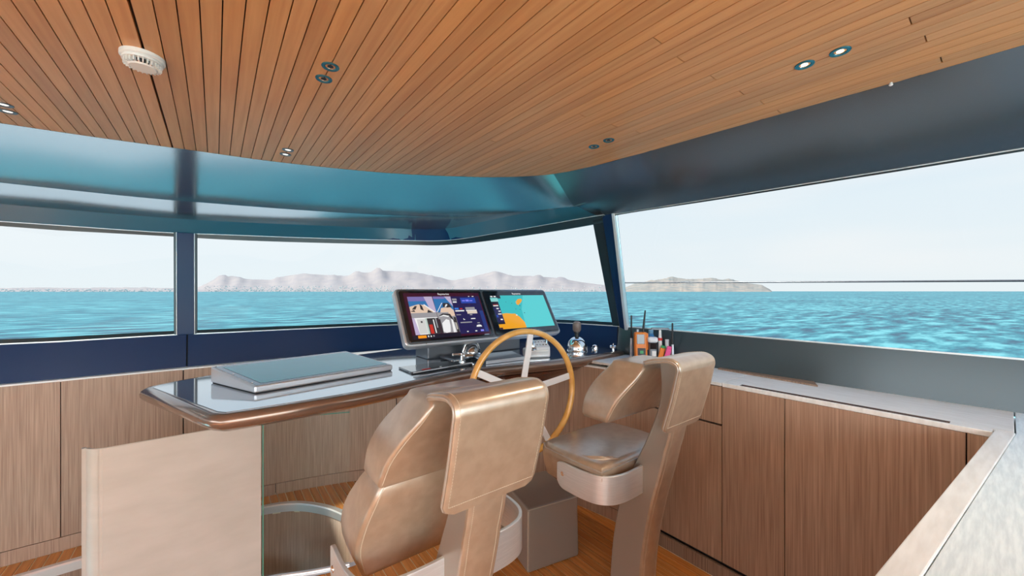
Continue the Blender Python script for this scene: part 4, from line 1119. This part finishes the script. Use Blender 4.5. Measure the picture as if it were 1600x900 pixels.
for i in range(39): fs.append((2 * i, 2 * i + 1, 2 * i + 3, 2 * i + 2))
mesh('glass_pane', vs_, fs, M['clear'], gb, 180)
box('glass_edge', (-.099, .031, .437), (.006, .012, .858), M['glass_edge'], gb)
tube('glass_top_edge', [(p[0], p[1], .868) for p in gp], .003, M['glass_edge'], gb, 6)
tube('floor_channel', [(p[0], p[1], .010) for p in gp], .011, M['steel'], gb, 8)

# ================================================================== RADIOS AND SMALL THINGS IN THE STARBOARD CORNER (all stand on the side counter)
ZK = 1.058
# orange handheld radio
rd = empty('handheld_radio', (2.41, 1.61, ZK + .001), (R(-4), 0, R(-42)), 'orange handheld radio with black screen and a stub aerial', 'radio')
box('body', (0, 0, .075), (.066, .036, .150), M['orange'], rd, .008)
box('screen', (-.004, -.0185, .112), (.040, .003, .052), M['gloss_black'], rd, .001)
box('keypad_recess', (0, -.0185, .045), (.042, .003, .038), M['black'], rd, .002)
box('green_key', (0, -.0205, .043), (.018, .002, .016), M['green'], rd, .002)
lathe('knob', [(0, .0), (.010, 0), (.010, .014), (0, .015)], M['gunmetal'], rd, 14, Matrix.Translation((-.016, 0, .150)))
tube('aerial', [(.014, 0, .148), (.020, 0, .20), (.028, 0, .268)], [.0065, .0055, .004], M['black'], rd, 10)
box('side_grip', (.034, 0, .10), (.008, .030, .09), M['orange'], rd, .003)
# cased grey-white radio
r2 = empty('marine_radio', (2.455, 1.545, ZK), (0, 0, R(-45)), 'white topped black handheld radio beside the orange one', 'radio')
box('body', (0, 0, .045), (.040, .030, .090), M['gunmetal'], r2, .006); box('cap', (0, 0, .112), (.052, .034, .030), M['white'], r2, .010); box('screen', (0, -.0165, .080), (.034, .004, .034), M['gloss_black'], r2, .001); box('label_plate', (.004, -.0165, .040), (.022, .004, .028), M['wplastic'], r2, .001)
def whip(x, y, h, lean, label):
    a = empty('whip_aerial', (x, y, ZK), label=label, cat='aerial', group='thin whip aerials in the corner')
    tube('whip', [(0, 0, .04), (lean * .5, 0, h * .55), (lean, 0, h)], [.006, .005, .0045], M['black'], a, 8)
    tube('sleeve', [(0, 0, .0), (lean * .3, 0, h * .45)], [.010, .0065], M['silver'], a, 10)
    return a
whip(2.475, 1.735, .235, 0, 'thin whip aerial left of the orange radio')
whip(2.515, 1.43, .205, 0, 'thin whip aerial at the right end of the radios')
# small squeegee head standing upright
sq = empty('small_squeegee', (2.50, 1.515, ZK), (0, 0, R(-48)), 'small squeegee with grey blade standing upright among the radios', 'squeegee')
tube('handle', [(0, 0, 0), (0, 0, .10), (0, 0, .165)], [.012, .010, .006], M['wplastic'], sq, 10)
tube('collar', [(0, 0, .108), (0, 0, .122)], .012, M['red'], sq, 10)
box('blade', (0, 0, .170), (.092, .012, .014), M['gunmetal'], sq, .004)
def lighter(name, x, y, m, rz, label, z=.06, capm=None):
    a = empty(name, (x, y, ZK), (0, R(14), R(rz)), label, 'lighter')
    box('body', (0, 0, z), (.026, .014, .060), m, a, .005); box('head', (0, 0, z + .035), (.022, .012, .014), capm or M['chrome'], a, .003)
    box('foot', (0, 0, .016), (.02, .012, .030), M['black'], a, .002)
    return a
lighter('orange_lighter', 2.462, 1.497, M['orange'], -50, 'orange and green lighter propped in front of the radios', .045, M['green'])
lighter('pink_lighter', 2.468, 1.455, M['pink'], -50, 'pink lighter propped right of the orange lighter', .045, M['pink'])
bt = empty('blue_bottle', (2.52, 1.60, ZK), label='small blue plastic bottle at the back of the radio row', cat='bottle')
lathe('body', [(0, 0), (.022, 0), (.024, .01), (.024, .11), (.016, .128), (.012, .14), (0, .141)], M['blue'], bt, 20)
lathe('cap', [(.013, .14), (.013, .158), (0, .160)], mat('clear_blue_cap', (.2, .45, .65), .3), bt, 16)
wb = empty('white_spray_stick', (2.522, 1.475, ZK), label='narrow white stick with rounded head beside the green tag', cat='stick')
tube('stick', [(0, 0, 0), (0, 0, .07), (0, 0, .115)], [.007, .009, .010], M['white'], wb, 12)
gt = box('green_tag', (2.508, 1.498, ZK + .062), (.022, .010, .036), M['green'], None, .003, Matrix.Rotation(R(-48), 3, 'Z')); tag(gt, 'small green plastic tag behind the pink lighter', 'tag')
hold = box('desk_holder', (2.545, 1.51, ZK + .022), (.012, .16, .044), M['black'], None, .004, Matrix.Rotation(R(0), 3, 'Z')); tag(hold, 'low black holder keeping the small things upright in the corner', 'holder')
for k, (x, y) in enumerate([(2.50, 1.395), (2.52, 1.365)]):
    s_ = lathe('chrome_stud', [(0, 0), (.008, 0), (.006, .012), (.009, .020), (.009, .030), (0, .034)], M['chrome'], None, 14); s_.location = (x, y, ZK)
    tag(s_, ['small chrome stud right of the aerial, left one of two', 'small chrome stud right of the aerial, right one of two'][k], 'stud', 'chrome studs on the side counter')

for o in list(COL.objects):
    if o.parent is None and o.name in ('handheld_radio', 'marine_radio', 'whip_aerial', 'whip_aerial.001', 'small_squeegee', 'orange_lighter', 'pink_lighter', 'blue_bottle', 'white_spray_stick', 'thruster_joystick', 'chrome_lever_knob', 'chrome_dome_control'):
        o.scale = (1.32, 1.32, 1.32)
print('slats', cnt, 'objects', len(bpy.data.objects))
